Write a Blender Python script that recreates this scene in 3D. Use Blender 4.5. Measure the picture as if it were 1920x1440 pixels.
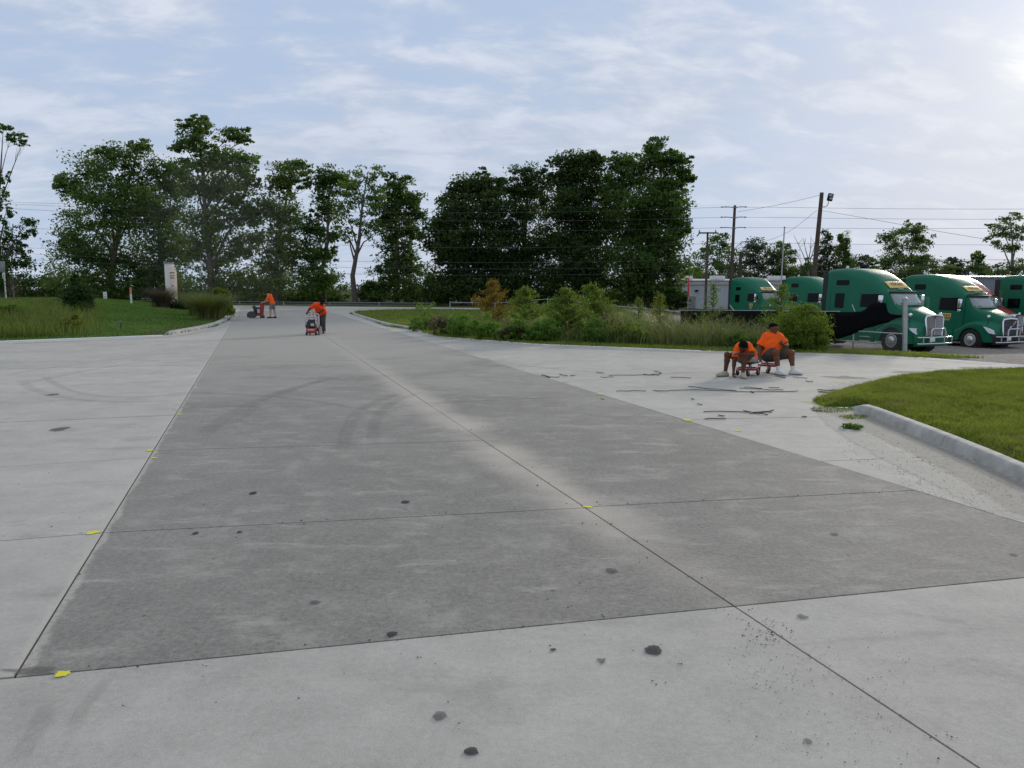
import bpy, bmesh, math, random
import numpy as np
from mathutils import Vector, Matrix
from mathutils.geometry import delaunay_2d_cdt

# ------------------------------------------------------------------ clear
for o in list(bpy.data.objects):
    bpy.data.objects.remove(o, do_unlink=True)
SC = bpy.context.scene
COL = SC.collection
R = math.radians
random.seed(7)
RNG = np.random.default_rng(11)

# ------------------------------------------------------------------ camera
FPX, CAMH, HORIZON = 1442.0, 1.85, 541.0          # focal length (px of a 1920 frame), eye height, horizon row
PITCH = math.atan((720 - HORIZON) / FPX)
cam = bpy.data.cameras.new('camera')
cam.sensor_width = 36.0
cam.lens = FPX / 1920 * 36.0
cam.clip_start, cam.clip_end = 0.05, 6000
cam_o = bpy.data.objects.new('camera', cam)
cam_o.location = (0, 0, CAMH)
cam_o.rotation_euler = (math.pi / 2 - PITCH, 0, 0)
COL.objects.link(cam_o)
SC.camera = cam_o

# ------------------------------------------------------------------ world + sun + exposure
SUN_AZ, SUN_EL = R(35), R(15)                      # bearing from +Y towards +X
SUN_DIR = Vector((math.sin(SUN_AZ) * math.cos(SUN_EL), math.cos(SUN_AZ) * math.cos(SUN_EL), math.sin(SUN_EL)))
SC.view_settings.view_transform = 'Standard'
SC.view_settings.look = 'None'
SC.view_settings.gamma = 1.0
SC.view_settings.exposure = 0.42
SC.view_settings.use_curve_mapping = False


class NT:
    """tiny node-tree helper"""
    def __init__(s, tree):
        s.t = tree
        s.n = tree.nodes
        s.n.clear()

    def node(s, typ, ins=None, **props):
        n = s.n.new(typ)
        for k, v in props.items():
            setattr(n, k, v)
        for k, v in (ins or {}).items():
            s.put(n.inputs[k], v)
        return n

    def put(s, sock, v):
        if hasattr(v, 'is_output') or isinstance(v, bpy.types.NodeSocket):
            s.t.links.new(v, sock)
        else:
            try:
                sock.default_value = v
            except Exception:
                sock.default_value = tuple(v) + (1.0,)

    def math(s, op, a, b=0.0, c=0.0, clamp=False):
        n = s.node('ShaderNodeMath', operation=op, use_clamp=clamp)
        s.put(n.inputs[0], a); s.put(n.inputs[1], b); s.put(n.inputs[2], c)
        return n.outputs[0]

    def vmath(s, op, a, b=(0, 0, 0)):
        n = s.node('ShaderNodeVectorMath', operation=op)
        s.put(n.inputs[0], a)
        if op == 'SCALE':
            s.put(n.inputs['Scale'], b)
        else:
            s.put(n.inputs[1], b)
        return n.outputs['Value'] if op in ('DOT_PRODUCT', 'LENGTH', 'DISTANCE') else n.outputs[0]

    def noise(s, vec, scale, detail=4.0, rough=0.55, dist=0.0):
        n = s.node('ShaderNodeTexNoise', {'Scale': scale, 'Detail': detail, 'Roughness': rough, 'Distortion': dist})
        s.put(n.inputs['Vector'], vec)
        return n.outputs[0]

    def rng(s, v, a, b, c=0.0, d=1.0, smooth=True):
        n = s.node('ShaderNodeMapRange', interpolation_type='SMOOTHSTEP' if smooth else 'LINEAR')
        n.clamp = True
        for i, x in enumerate((v, a, b, c, d)):
            s.put(n.inputs[i], x)
        return n.outputs[0]

    def mix(s, f, a, b, mode='MIX'):
        n = s.node('ShaderNodeMix', data_type='RGBA', blend_type=mode)
        s.put(n.inputs[0], f); s.put(n.inputs[6], a); s.put(n.inputs[7], b)
        return n.outputs[2]

    def mapping(s, vec, loc=(0, 0, 0), rot=(0, 0, 0), scale=(1, 1, 1)):
        n = s.node('ShaderNodeMapping', {'Location': loc, 'Rotation': rot, 'Scale': scale})
        s.put(n.inputs['Vector'], vec)
        return n.outputs[0]


def c4(c):
    return (c[0], c[1], c[2], 1.0)


world = bpy.data.worlds.new('World')
SC.world = world
world.use_nodes = True
w = NT(world.node_tree)
sky = w.node('ShaderNodeTexSky', sky_type='NISHITA', sun_disc=False, sun_elevation=SUN_EL, sun_rotation=SUN_AZ,
             altitude=10.0, air_density=1.0, dust_density=2.0, ozone_density=1.5)
skyc = w.vmath('SCALE', sky.outputs[0], 0.10)
tc = w.node('ShaderNodeTexCoord')
d = tc.outputs['Generated']
sx = w.node('ShaderNodeSeparateXYZ'); w.put(sx.inputs[0], d)
zz = w.math('ADD', w.math('MAXIMUM', sx.outputs[2], 0.0), 0.30)
cx = w.math('DIVIDE', sx.outputs[0], zz); cy = w.math('DIVIDE', sx.outputs[1], zz)
cv = w.node('ShaderNodeCombineXYZ'); w.put(cv.inputs[0], cx); w.put(cv.inputs[1], cy)
cp = w.mapping(cv.outputs[0], loc=(3.3, 1.7, 0), rot=(0, 0, R(-24)), scale=(1.0, 1.45, 1))
n1 = w.noise(cp, 1.2, 4, 0.5, 0.3)
n2 = w.noise(w.mapping(cp, loc=(9, 2, 4), rot=(0, 0, R(35)), scale=(1, 1.3, 1)), 5.2, 6, 0.58, 0.25)
cover = w.math('ADD', w.math('MULTIPLY', n1, 0.46), w.math('MULTIPLY', n2, 0.54))
mask = w.rng(cover, 0.38, 0.61, 0.0, 1.0)
glow = w.math('MAXIMUM', w.vmath('DOT_PRODUCT', w.vmath('NORMALIZE', d), tuple(SUN_DIR)), 0.0)
g1 = w.math('MULTIPLY', w.math('POWER', glow, 420.0), 0.28)
g2 = w.math('MULTIPLY', w.math('POWER', glow, 14.0), 0.035)
gl = w.math('ADD', g1, g2)
# a high blue veil, paler broken cloud over it, clouds brighter towards the hidden sun
blue = w.mix(0.95, skyc, c4((0.335, 0.42, 0.57)))
horizon = w.rng(sx.outputs[2], 0.0, 0.30, 1.0, 0.0)
blue = w.mix(w.math('MULTIPLY', horizon, 0.5), blue, c4((0.40, 0.468, 0.575)))
lum = w.rng(n2, 0.30, 0.70, 0.42, 0.61)
cl = w.node('ShaderNodeCombineColor')
w.put(cl.inputs[0], w.math('MULTIPLY', lum, 0.955)); w.put(cl.inputs[1], w.math('MULTIPLY', lum, 0.99)); w.put(cl.inputs[2], w.math('MULTIPLY', lum, 1.08))
cc = w.mix(w.math('MULTIPLY', mask, w.rng(sx.outputs[2], 0.05, 0.40, 0.42, 0.85)), blue, cl.outputs[0])
warm = w.node('ShaderNodeCombineColor')
w.put(warm.inputs[0], gl); w.put(warm.inputs[1], w.math('MULTIPLY', gl, 0.90)); w.put(warm.inputs[2], w.math('MULTIPLY', gl, 0.60))
tot = w.mix(w.math('ADD', w.math('MULTIPLY', mask, 0.75), 0.25), c4((0, 0, 0)), warm.outputs[0])
tot = w.mix(1.0, cc, tot, 'ADD')
bg = w.node('ShaderNodeBackground', {'Color': tot, 'Strength': 1.0})
wo = w.node('ShaderNodeOutputWorld'); w.put(wo.inputs[0], bg.outputs[0])

sun = bpy.data.lights.new('sun', 'SUN')
sun.energy, sun.angle, sun.color = 1.5, R(10), (1.0, 0.90, 0.74)
sun_o = bpy.data.objects.new('sun', sun)
sun_o.rotation_euler = (-SUN_DIR).to_track_quat('-Z', 'Y').to_euler()
sun_o.location = SUN_DIR * 100
COL.objects.link(sun_o)


# ------------------------------------------------------------------ measuring helpers (photo pixel -> place)
def ray(px, py):
    u, v = (px - 960) / FPX, (720 - py) / FPX
    return (u, math.cos(PITCH) + v * math.sin(PITCH), -math.sin(PITCH) + v * math.cos(PITCH))


def g(px, py, z=0.0):
    r = ray(px, py); t = (z - CAMH) / r[2]
    return (r[0] * t, r[1] * t)


def at(px, py, Y):
    r = ray(px, py); t = Y / r[1]
    return (r[0] * t, Y, CAMH + r[2] * t)


# ------------------------------------------------------------------ mesh helpers
def sharp(me, ang=0.6):
    bm = bmesh.new(); bm.from_mesh(me)
    bmesh.ops.recalc_face_normals(bm, faces=bm.faces[:])
    for f in bm.faces: f.smooth = True
    for e in bm.edges:
        if len(e.link_faces) == 2 and e.calc_face_angle(0.0) > ang: e.smooth = False
    bm.to_mesh(me); bm.free()


class MB:
    def __init__(s):
        s.v, s.f = [], []

    def add(s, verts, faces):
        k = len(s.v)
        s.v += [tuple(p) for p in verts]
        s.f += [tuple(i + k for i in f) for f in faces]
        return s

    def box(s, c, size, rot=None):
        hx, hy, hz = size[0] / 2, size[1] / 2, size[2] / 2
        vs = [Vector((x * hx, y * hy, z * hz)) for x in (-1, 1) for y in (-1, 1) for z in (-1, 1)]
        if rot is not None: vs = [rot @ p for p in vs]
        vs = [p + Vector(c) for p in vs]
        return s.add(vs, [(0, 1, 3, 2), (4, 6, 7, 5), (0, 4, 5, 1), (2, 3, 7, 6), (0, 2, 6, 4), (1, 5, 7, 3)])

    def bevbox(s, c, size, b=0.02, rot=None):
        """box with chamfered edges"""
        bm = bmesh.new()
        bmesh.ops.create_cube(bm, size=1.0)
        for p in bm.verts: p.co = Vector((p.co.x * size[0], p.co.y * size[1], p.co.z * size[2]))
        bmesh.ops.bevel(bm, geom=bm.edges[:], offset=min(b, min(size) * .45), segments=2, affect='EDGES', profile=0.5)
        bm.verts.index_update()
        vs = [(rot @ p.co if rot is not None else p.co) + Vector(c) for p in bm.verts]
        fs = [[q.index for q in f.verts] for f in bm.faces]
        bm.free()
        return s.add(vs, fs)

    def tube(s, pts, rad, n=6, cap=True):
        pts = [Vector(p) for p in pts]
        if not hasattr(rad, '__len__'): rad = [rad] * len(pts)
        vs, fs = [], []
        up = Vector((0, 0, 1))
        prev = None
        for i, p in enumerate(pts):
            t = (pts[min(i + 1, len(pts) - 1)] - pts[max(i - 1, 0)])
            if t.length < 1e-9: t = Vector((0, 0, 1))
            t.normalize()
            if prev is None:
                a = t.cross(up if abs(t.z) < 0.9 else Vector((1, 0, 0))).normalized()
            else:
                a = (prev - t * prev.dot(t))
                a = a.normalized() if a.length > 1e-6 else t.cross(up).normalized()
            prev = a
            b = t.cross(a)
            for k in range(n):
                th = 2 * math.pi * k / n
                vs.append(p + (a * math.cos(th) + b * math.sin(th)) * rad[i])
        for i in range(len(pts) - 1):
            for k in range(n):
                fs.append((i * n + k, i * n + (k + 1) % n, (i + 1) * n + (k + 1) % n, (i + 1) * n + k))
        if cap:
            fs.append(tuple(range(n))[::-1])
            fs.append(tuple((len(pts) - 1) * n + k for k in range(n)))
        return s.add(vs, fs)

    def lathe(s, prof, c=(0, 0, 0), axis='z', n=16):
        """prof: (radius, height) list"""
        vs, fs = [], []
        for r, h in prof:
            for k in range(n):
                th = 2 * math.pi * k / n
                p = (r * math.cos(th), r * math.sin(th), h)
                if axis == 'y': p = (p[0], p[2], p[1])
                if axis == 'x': p = (p[2], p[0], p[1])
                vs.append((p[0] + c[0], p[1] + c[1], p[2] + c[2]))
        for i in range(len(prof) - 1):
            for k in range(n):
                fs.append((i * n + k, i * n + (k + 1) % n, (i + 1) * n + (k + 1) % n, (i + 1) * n + k))
        fs.append(tuple(range(n))); fs.append(tuple((len(prof) - 1) * n + k for k in range(n)))
        return s.add(vs, fs)

    def ball(s, c, r, n=10, m=7):
        rx, ry, rz = r if hasattr(r, '__len__') else (r, r, r)
        prof = [(math.sin(math.pi * (i + .02) / (m + .04)), -math.cos(math.pi * (i + .02) / (m + .04))) for i in range(m + 1)]
        t = MB().lathe(prof, n=n)
        return s.add([(x * rx + c[0], y * ry + c[1], z * rz + c[2]) for x, y, z in t.v], t.f)

    def prism(s, poly, z0, z1):
        n = len(poly)
        vs = [(p[0], p[1], z0) for p in poly] + [(p[0], p[1], z1) for p in poly]
        fs = [tuple(range(n))[::-1], tuple(range(n, 2 * n))] + [(i, (i + 1) % n, n + (i + 1) % n, n + i) for i in range(n)]
        return s.add(vs, fs)

    def xf(s, M):
        s.v = [tuple(M @ Vector(p)) for p in s.v]
        return s

    def join(s, o):
        return s.add(o.v, o.f)

    def mesh(s, name, smooth=True, ang=0.6):
        me = bpy.data.meshes.new(name)
        me.from_pydata(s.v, [], s.f)
        if smooth: sharp(me, ang)
        me.update()
        return me

    def build(s, name, material, parent=None, smooth=True, ang=0.6):
        return link(name, s.mesh(name, smooth, ang), material, parent)


def link(name, me, material=None, parent=None):
    o = bpy.data.objects.new(name, me)
    if material is not None:
        me.materials.clear(); me.materials.append(material)
    COL.objects.link(o)
    if parent is not None: o.parent = parent
    return o


def np_mesh(name, V, nper):
    """V: (N, nper, 3) array of separate polygons"""
    N = V.shape[0]
    me = bpy.data.meshes.new(name)
    me.vertices.add(N * nper)
    me.vertices.foreach_set('co', np.ascontiguousarray(V, dtype=np.float32).ravel())
    me.loops.add(N * nper)
    me.loops.foreach_set('vertex_index', np.arange(N * nper, dtype=np.int32))
    me.polygons.add(N)
    me.polygons.foreach_set('loop_start', np.arange(0, N * nper, nper, dtype=np.int32))
    me.update(calc_edges=True)
    me.validate()
    return me


def tag(o, label, cat, group=None, kind=None):
    o['label'] = label; o['category'] = cat
    if group: o['group'] = group
    if kind: o['kind'] = kind
    return o


def struct(o):
    o['kind'] = 'structure'
    return o


def thing(name, label, cat, loc=(0, 0, 0), rz=0.0, group=None):
    o = bpy.data.objects.new(name, None)
    o.empty_display_size = 0.2
    COL.objects.link(o)
    o.location = loc; o.rotation_euler = (0, 0, rz)
    return tag(o, label, cat, group)


# ------------------------------------------------------------------ materials
MATS = {}


def mat(name, col, rough=0.6, metal=0.0, var=0.12, scale=6.0, bump=0.0, coat=0.0, spec=0.5, bscale=None):
    if name in MATS: return MATS[name]
    m = bpy.data.materials.new(name); m.use_nodes = True
    t = NT(m.node_tree)
    co = t.node('ShaderNodeTexCoord').outputs['Object']
    n = t.noise(co, scale, 5, 0.6)
    k = t.rng(n, 0.3, 0.7, 1 - var, 1 + var, smooth=False)
    colr = t.vmath('SCALE', tuple(col), k)
    p = t.node('ShaderNodeBsdfPrincipled', {'Base Color': colr, 'Metallic': metal, 'Coat Weight': coat, 'Specular IOR Level': spec})
    t.put(p.inputs['Roughness'], t.rng(t.noise(co, scale * 2.3, 3), 0.3, 0.7, max(rough - .07, .02), min(rough + .07, 1), smooth=False))
    if coat: p.inputs['Coat Roughness'].default_value = 0.12
    if bump:
        b = t.node('ShaderNodeBump', {'Strength': bump, 'Distance': 0.01})
        t.put(b.inputs['Height'], t.noise(co, bscale or scale * 5, 4)); t.put(p.inputs['Normal'], b.outputs[0])
    o = t.node('ShaderNodeOutputMaterial'); t.put(o.inputs[0], p.outputs[0])
    MATS[name] = m
    return m


def leafmat(name, c0, c1, trans=0.35, patch=0.0, rough=0.55, patch_scale=0.35, bare=None):
    """foliage: each leaf its own tone; a soft larger drift of tone over the plant"""
    if name in MATS: return MATS[name]
    m = bpy.data.materials.new(name); m.use_nodes = True
    t = NT(m.node_tree)
    geo = t.node('ShaderNodeNewGeometry')
    r = geo.outputs['Random Per Island']
    n = t.noise(geo.outputs['Position'], patch_scale, 3)
    f = t.math('ADD', t.math('MULTIPLY', r, 0.65), t.math('MULTIPLY', t.rng(n, 0.3, 0.7), 0.35 + patch), clamp=True)
    col = t.mix(f, c4(c0), c4(c1))
    if bare:
        bn = t.noise(geo.outputs['Position'], 0.55, 5, 0.65)
        col = t.mix(t.math('MULTIPLY', t.rng(bn, .52, .66), t.rng(r, .1, .9, .35, 1)), col, c4(bare))
    df = t.node('ShaderNodeBsdfPrincipled', {'Base Color': col, 'Roughness': rough, 'Specular IOR Level': 0.25})
    tr = t.node('ShaderNodeBsdfTranslucent', {'Color': t.mix(0.5, col, c4((c1[0] * 1.4, c1[1] * 1.3, c1[2] * .6)))})
    mx = t.node('ShaderNodeMixShader', {0: trans}); t.put(mx.inputs[1], df.outputs[0]); t.put(mx.inputs[2], tr.outputs[0])
    o = t.node('ShaderNodeOutputMaterial'); t.put(o.inputs[0], mx.outputs[0])
    MATS[name] = m
    return m


def decalmat(name, col, strength, nscale=8.0, edge=(0.35, 0.6), rough=0.8, stretch=(1, 1, 1)):
    """worn flat mark: partly see-through with an uneven edge"""
    if name in MATS: return MATS[name]
    m = bpy.data.materials.new(name); m.use_nodes = True
    t = NT(m.node_tree)
    geo = t.node('ShaderNodeNewGeometry')
    n = t.noise(t.mapping(geo.outputs['Position'], scale=stretch), nscale, 6, 0.65)
    at_ = t.node('ShaderNodeAttribute', attribute_name='fade')
    f = t.math('MULTIPLY', t.rng(t.math('ADD', n, t.math('MULTIPLY', t.math('SUBTRACT', at_.outputs['Fac'], 0.5), 0.9)), edge[0], edge[1]), strength)
    p = t.node('ShaderNodeBsdfPrincipled', {'Base Color': c4(col), 'Roughness': rough, 'Specular IOR Level': 0.3})
    tr = t.node('ShaderNodeBsdfTransparent')
    mx = t.node('ShaderNodeMixShader', {0: f}); t.put(mx.inputs[1], tr.outputs[0]); t.put(mx.inputs[2], p.outputs[0])
    o = t.node('ShaderNodeOutputMaterial'); t.put(o.inputs[0], mx.outputs[0])
    MATS[name] = m
    return m

# ================================================================== THE SETTING: pavement, ground, kerbs
RA = R(-18.5)                                       # bearing of the roadway
RD = (math.sin(RA), math.cos(RA)); RT = (math.cos(RA), -math.sin(RA))
T_LEFT, T_MID, T_RIGHT = -1.158, 2.61, 5.74         # long joints, metres across the roadway


def st(p): return (p[0] * RD[0] + p[1] * RD[1], p[0] * RT[0] + p[1] * RT[1])


def ts(s, t): return (s * RD[0] + t * RT[0], s * RD[1] + t * RT[1])


def concrete(name, base, lane):
    m = bpy.data.materials.new(name); m.use_nodes = True
    t = NT(m.node_tree)
    geo = t.node('ShaderNodeNewGeometry'); P = geo.outputs['Position']
    info = t.node('ShaderNodeObjectInfo')
    sl = t.vmath('DOT_PRODUCT', P, (RD[0], RD[1], 0)); tl = t.vmath('DOT_PRODUCT', P, (RT[0], RT[1], 0))
    big = t.noise(P, 0.45, 4, 0.6); mid = t.noise(P, 2.6, 6, 0.65); fine = t.noise(P, 26, 6, 0.7); grain = t.noise(P, 150, 3, 0.7)
    k = t.math('ADD', t.rng(big, .3, .7, -.10, .10, smooth=False), t.rng(mid, .3, .7, -.10, .10, smooth=False))
    k = t.math('ADD', k, t.rng(fine, .3, .7, -.24 if lane else -.09, .24 if lane else .09, smooth=False))
    k = t.math('ADD', k, t.rng(grain, .25, .75, -.30 if lane else -.16, .30 if lane else .16, smooth=False))
    k = t.math('ADD', k, t.rng(info.outputs['Random'], 0, 1, -.04, .04, smooth=False))
    k = t.math('ADD', k, 1.0)
    col = t.vmath('SCALE', base, k)
    # pale scuffs dragged along the roadway / across it
    sc = t.noise(t.mapping(P, rot=(0, 0, R(8)), scale=(0.55, 1.6, 1)), 2.1, 7, 0.74, 0.3)
    col = t.mix(t.math('MULTIPLY', t.rng(sc, .53, .68), .42 if lane else .40), col, c4((.50, .465, .40)))
    sd = t.noise(t.mapping(P, loc=(4, 9, 0), scale=(0.5, 1.3, 1)), 1.5, 7, 0.72, 0.3)
    col = t.mix(t.math('MULTIPLY', t.rng(sd, .53, .70), .34), col, c4((.18, .167, .145)))
    bl = t.noise(t.mapping(P, loc=(2, 5, 1)), 2.2, 8, .72, .2)
    col = t.mix(t.math('MULTIPLY', t.rng(bl, .50, .68), .5 if lane else .25), col, c4((.40, .375, .325)))
    # saw dust lying along the freshly cut middle joint
    wob = t.math('ADD', tl, t.rng(t.noise(P, .8, 4), .3, .7, -.14, .14, smooth=False))
    dm = t.math('ABSOLUTE', t.math('SUBTRACT', wob, T_MID))
    dust = t.math('MULTIPLY', t.rng(dm, 0.0, .52, 1, 0), t.rng(t.noise(P, .9, 5, .6), .25, .65, .35, 1.0))
    dust = t.math('MULTIPLY', dust, t.rng(sl, 3.0, 6.5, .10, .95))
    col = t.mix(dust, col, c4((.52, .465, .385)))
    # pale smear each side of the left joint
    dl = t.math('ABSOLUTE', t.math('SUBTRACT', t.math('ADD', tl, t.rng(t.noise(P, 3, 4), .3, .7, -.03, .03, smooth=False)), T_LEFT))
    col = t.mix(t.math('MULTIPLY', t.math('MULTIPLY', t.rng(dl, .02, .065, .8, 0), t.rng(fine, .3, .6, .4, 1)), t.rng(sl, 3.9, 4.2)), col, c4((.50, .47, .40)))
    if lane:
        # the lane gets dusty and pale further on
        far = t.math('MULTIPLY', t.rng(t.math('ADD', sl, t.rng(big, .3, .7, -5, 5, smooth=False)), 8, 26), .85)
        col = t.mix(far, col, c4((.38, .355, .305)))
    # small dark pits and oil drips
    vo = t.node('ShaderNodeTexVoronoi', {'Scale': 3.4, 'Randomness': 1.0}); t.put(vo.inputs['Vector'], P)
    sep = t.node('ShaderNodeSeparateColor'); t.put(sep.inputs[0], vo.outputs['Color'])
    dot = t.math('MULTIPLY', t.rng(vo.outputs['Distance'], .035, .07, 1, 0), t.math('GREATER_THAN', sep.outputs[0], .72))
    col = t.mix(t.math('MULTIPLY', dot, .6), col, c4((.07, .07, .07)))
    p = t.node('ShaderNodeBsdfPrincipled', {'Base Color': col, 'Roughness': .86, 'Specular IOR Level': .35})
    b = t.node('ShaderNodeBump', {'Strength': .45 if lane else .22, 'Distance': .012})
    t.put(b.inputs['Height'], t.math('ADD', fine, t.math('MULTIPLY', grain, .6))); t.put(p.inputs['Normal'], b.outputs[0])
    o = t.node('ShaderNodeOutputMaterial'); t.put(o.inputs[0], p.outputs[0])
    return m


M_LIGHT = concrete('light_concrete', (.442, .418, .366), False)
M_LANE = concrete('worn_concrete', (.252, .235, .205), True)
M_JOINT = mat('joint_filler', (.035, .034, .032), .95, var=.4, scale=20)

PAV = [(-40, -8), (4.0, -8), (4.3, -2), (4.65, 3.5), g(1920, 905), g(1800, 850), g(1680, 800), g(1590, 765), g(1552, 764), g(1530, 752),
       g(1590, 731), g(1659, 713), g(1730, 705), g(1837, 699), g(1920, 697), (18, 18.0), (26, 19.2), (26, 22.5), (18, 20.2),
       g(1920, 685), g(1837, 679), g(1758, 673), g(1690, 668), g(1570, 663), g(1300, 657), g(1000, 645), g(830, 632), g(760, 616.5),
       g(725, 612), g(690, 600), g(655, 588), g(668, 583.5), g(720, 581), g(800, 579.5), (-2, 67.0), (-2, 72.6), g(800, 577),
       g(440, 573), (-70, 101.5), (-70, 92), (-36, 79), g(434, 578), g(440, 582), g(430, 600), g(405, 612), g(320, 628), g(0, 640), (-40, 12)]


def halfplane(poly, p, n, off):
    """keep the part of poly where (q-p).n >= off"""
    out = []
    for i, a in enumerate(poly):
        b = poly[(i + 1) % len(poly)]
        da = (a[0] - p[0]) * n[0] + (a[1] - p[1]) * n[1] - off
        db = (b[0] - p[0]) * n[0] + (b[1] - p[1]) * n[1] - off
        if da >= 0: out.append(a)
        if (da >= 0) != (db >= 0):
            u = da / (da - db); out.append((a[0] + (b[0] - a[0]) * u, a[1] + (b[1] - a[1]) * u))
    return out


def area(poly):
    return abs(sum(a[0] * b[1] - b[0] * a[1] for a, b in zip(poly, poly[1:] + poly[:1]))) / 2


def pxline(a, b):
    p, q = g(*a), g(*b)
    dx, dy = q[0] - p[0], q[1] - p[1]; L = math.hypot(dx, dy)
    n = (-dy / L, dx / L)
    if n[0] * RD[0] + n[1] * RD[1] < 0: n = (-n[0], -n[1])
    return (p, n)


def sline(s, slope=-.1):
    p = ts(s, 0); q = ts(s + slope * 10, 10)
    dx, dy = q[0] - p[0], q[1] - p[1]; L = math.hypot(dx, dy)
    n = (-dy / L, dx / L)
    if n[0] * RD[0] + n[1] * RD[1] < 0: n = (-n[0], -n[1])
    return (p, n)


NEAR = pxline((0, 1272), (1920, 1082))
pave = struct(MB().add([(x, y, -.022) for x, y in PAV], [tuple(range(len(PAV)))]).build('pavement', M_JOINT, smooth=False))
columns = [
    (-99, T_MID, [None, sline(-.6), NEAR], False),
    (T_MID, 99, [None, sline(-1.0), NEAR], False),
    (-99, T_LEFT, [NEAR, pxline((0, 1014), (175, 1000)), pxline((0, 875), (275, 858)), pxline((0, 792), (330, 778)), sline(16), sline(20), sline(25), sline(30), sline(36), sline(50), sline(70), None], False),
    (T_LEFT, T_MID, [NEAR, pxline((190, 999), (1095, 952)), pxline((290, 845), (900, 826)), pxline((340, 768), (780, 757)), sline(16), sline(20.4), sline(25), sline(30), sline(36), sline(50), sline(70), None], True),
    (T_MID, T_RIGHT, [NEAR, pxline((1105, 950), (1700, 920)), pxline((905, 829), (1280, 815)), pxline((785, 757), (1130, 741)), sline(16), sline(20.4), sline(25), sline(30), sline(36), sline(50), sline(70), None], True),
    (T_RIGHT, 99, [NEAR, pxline((1580, 863), (1660, 860)), pxline((1310, 786), (1510, 782)), pxline((1130, 739), (1500, 735)), pxline((1010, 703), (1345, 700)), sline(23), sline(30), sline(36), sline(50), sline(70), None], False)]
GAP = .007
slabs = 0
for t0, t1, lines, lane in columns:
    for a, b in zip(lines[:-1], lines[1:]):
        poly = list(PAV)
        gp_ = .0035 if lane else .009
        if t0 > -50: poly = halfplane(poly, ts(0, t0), RT, GAP)
        if t1 < 50: poly = halfplane(poly, ts(0, t1), (-RT[0], -RT[1]), GAP)
        if a is not None: poly = halfplane(poly, a[0], a[1], gp_)
        if b is not None: poly = halfplane(poly, b[0], (-b[1][0], -b[1][1]), gp_)
        cl_ = []
        for q in poly:
            if not cl_ or math.hypot(q[0] - cl_[-1][0], q[1] - cl_[-1][1]) > 1e-4: cl_.append(q)
        if len(cl_) < 3 or area(cl_) < .2: continue
        zt = random.uniform(-.003, .0015)
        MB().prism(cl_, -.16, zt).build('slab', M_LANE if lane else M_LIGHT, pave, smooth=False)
        slabs += 1

# ---- ground: one sheet out to the horizon, open where the pavement lies
PA = np.array(PAV)


def pip(x, y, poly):
    P_ = np.asarray(poly); ins = np.zeros(np.shape(x), bool)
    j = len(P_) - 1
    for i in range(len(P_)):
        xi, yi, xj, yj = P_[i, 0], P_[i, 1], P_[j, 0], P_[j, 1]
        c = ((yi > y) != (yj > y)) & (x < (xj - xi) * (y - yi) / (yj - yi + 1e-12) + xi)
        ins ^= c; j = i
    return ins


def pdist(x, y, poly, closed=True):
    P_ = np.asarray(poly); best = np.full(np.shape(x), 1e9)
    n = len(P_)
    for i in range(n if closed else n - 1):
        a, b = P_[i], P_[(i + 1) % n]
        e = b - a; L = e @ e + 1e-12
        u = np.clip(((x - a[0]) * e[0] + (y - a[1]) * e[1]) / L, 0, 1)
        best = np.minimum(best, np.hypot(x - a[0] - u * e[0], y - a[1] - u * e[1]))
    return best


def ss(a, b, x):
    u = np.clip((np.asarray(x, float) - a) / (b - a), 0, 1)
    return u * u * (3 - 2 * u)


BL0, BL1 = np.array(g(440, 573)), np.array(g(800, 577))
BN = np.array([-(BL1 - BL0)[1], (BL1 - BL0)[0]]); BN = BN / np.linalg.norm(BN)
if BN[1] < 0: BN = -BN


def tz(x, y):
    """height of the open ground"""
    x = np.asarray(x, float); y = np.asarray(y, float)
    dd = pdist(x, y, PAV); dd = np.where(pip(x, y, PAV), 0, dd)
    back = (x - BL0[0]) * BN[0] + (y - BL0[1]) * BN[1]
    tt = x * RT[0] + y * RT[1]
    left = .015 + 1.0 * ss(.3, 12, dd)
    island = (y < 17.2 + .13 * (x - 11)) & (x > 3.5)
    isl = .012 + .11 * ss(0, .5, dd) + .12 * ss(.6, 6, dd)
    f = ss(.10, .27, x / np.maximum(y, 8.0)) * (x > 0)
    right = .012 - 1.15 * ss(.4, 15, dd) * f
    z = np.where(tt < 1.0, left, right)
    z = np.where(island, isl, z)
    bz = .012 + .25 * ss(0, 12, dd) - f * 1.1
    z = np.where(back > -.5, bz, z)
    far = ss(110, 200, np.hypot(x, y))
    return z * (1 - far) + far * (-.6)


def dens(poly, step):
    out = []
    for a, b in zip(poly, poly[1:] + poly[:1]):
        n = max(1, int(math.hypot(b[0] - a[0], b[1] - a[1]) / step))
        out += [(a[0] + (b[0] - a[0]) * k / n, a[1] + (b[1] - a[1]) * k / n) for k in range(n)]
    return out


bnd = dens(PAV, 1.2)
pts = list(bnd)
edges = [(i, (i + 1) % len(bnd)) for i in range(len(bnd))]


def gridpts(x0, x1, y0, y1, h, jit=.25):
    X, Y = np.meshgrid(np.arange(x0, x1, h), np.arange(y0, y1, h))
    X = X + RNG.uniform(-jit, jit, X.shape) * h; Y = Y + RNG.uniform(-jit, jit, X.shape) * h
    X, Y = X.ravel(), Y.ravel()
    k = (~pip(X, Y, PAV)) & (pdist(X, Y, PAV) > h * .35)
    return X[k], Y[k]


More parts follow.
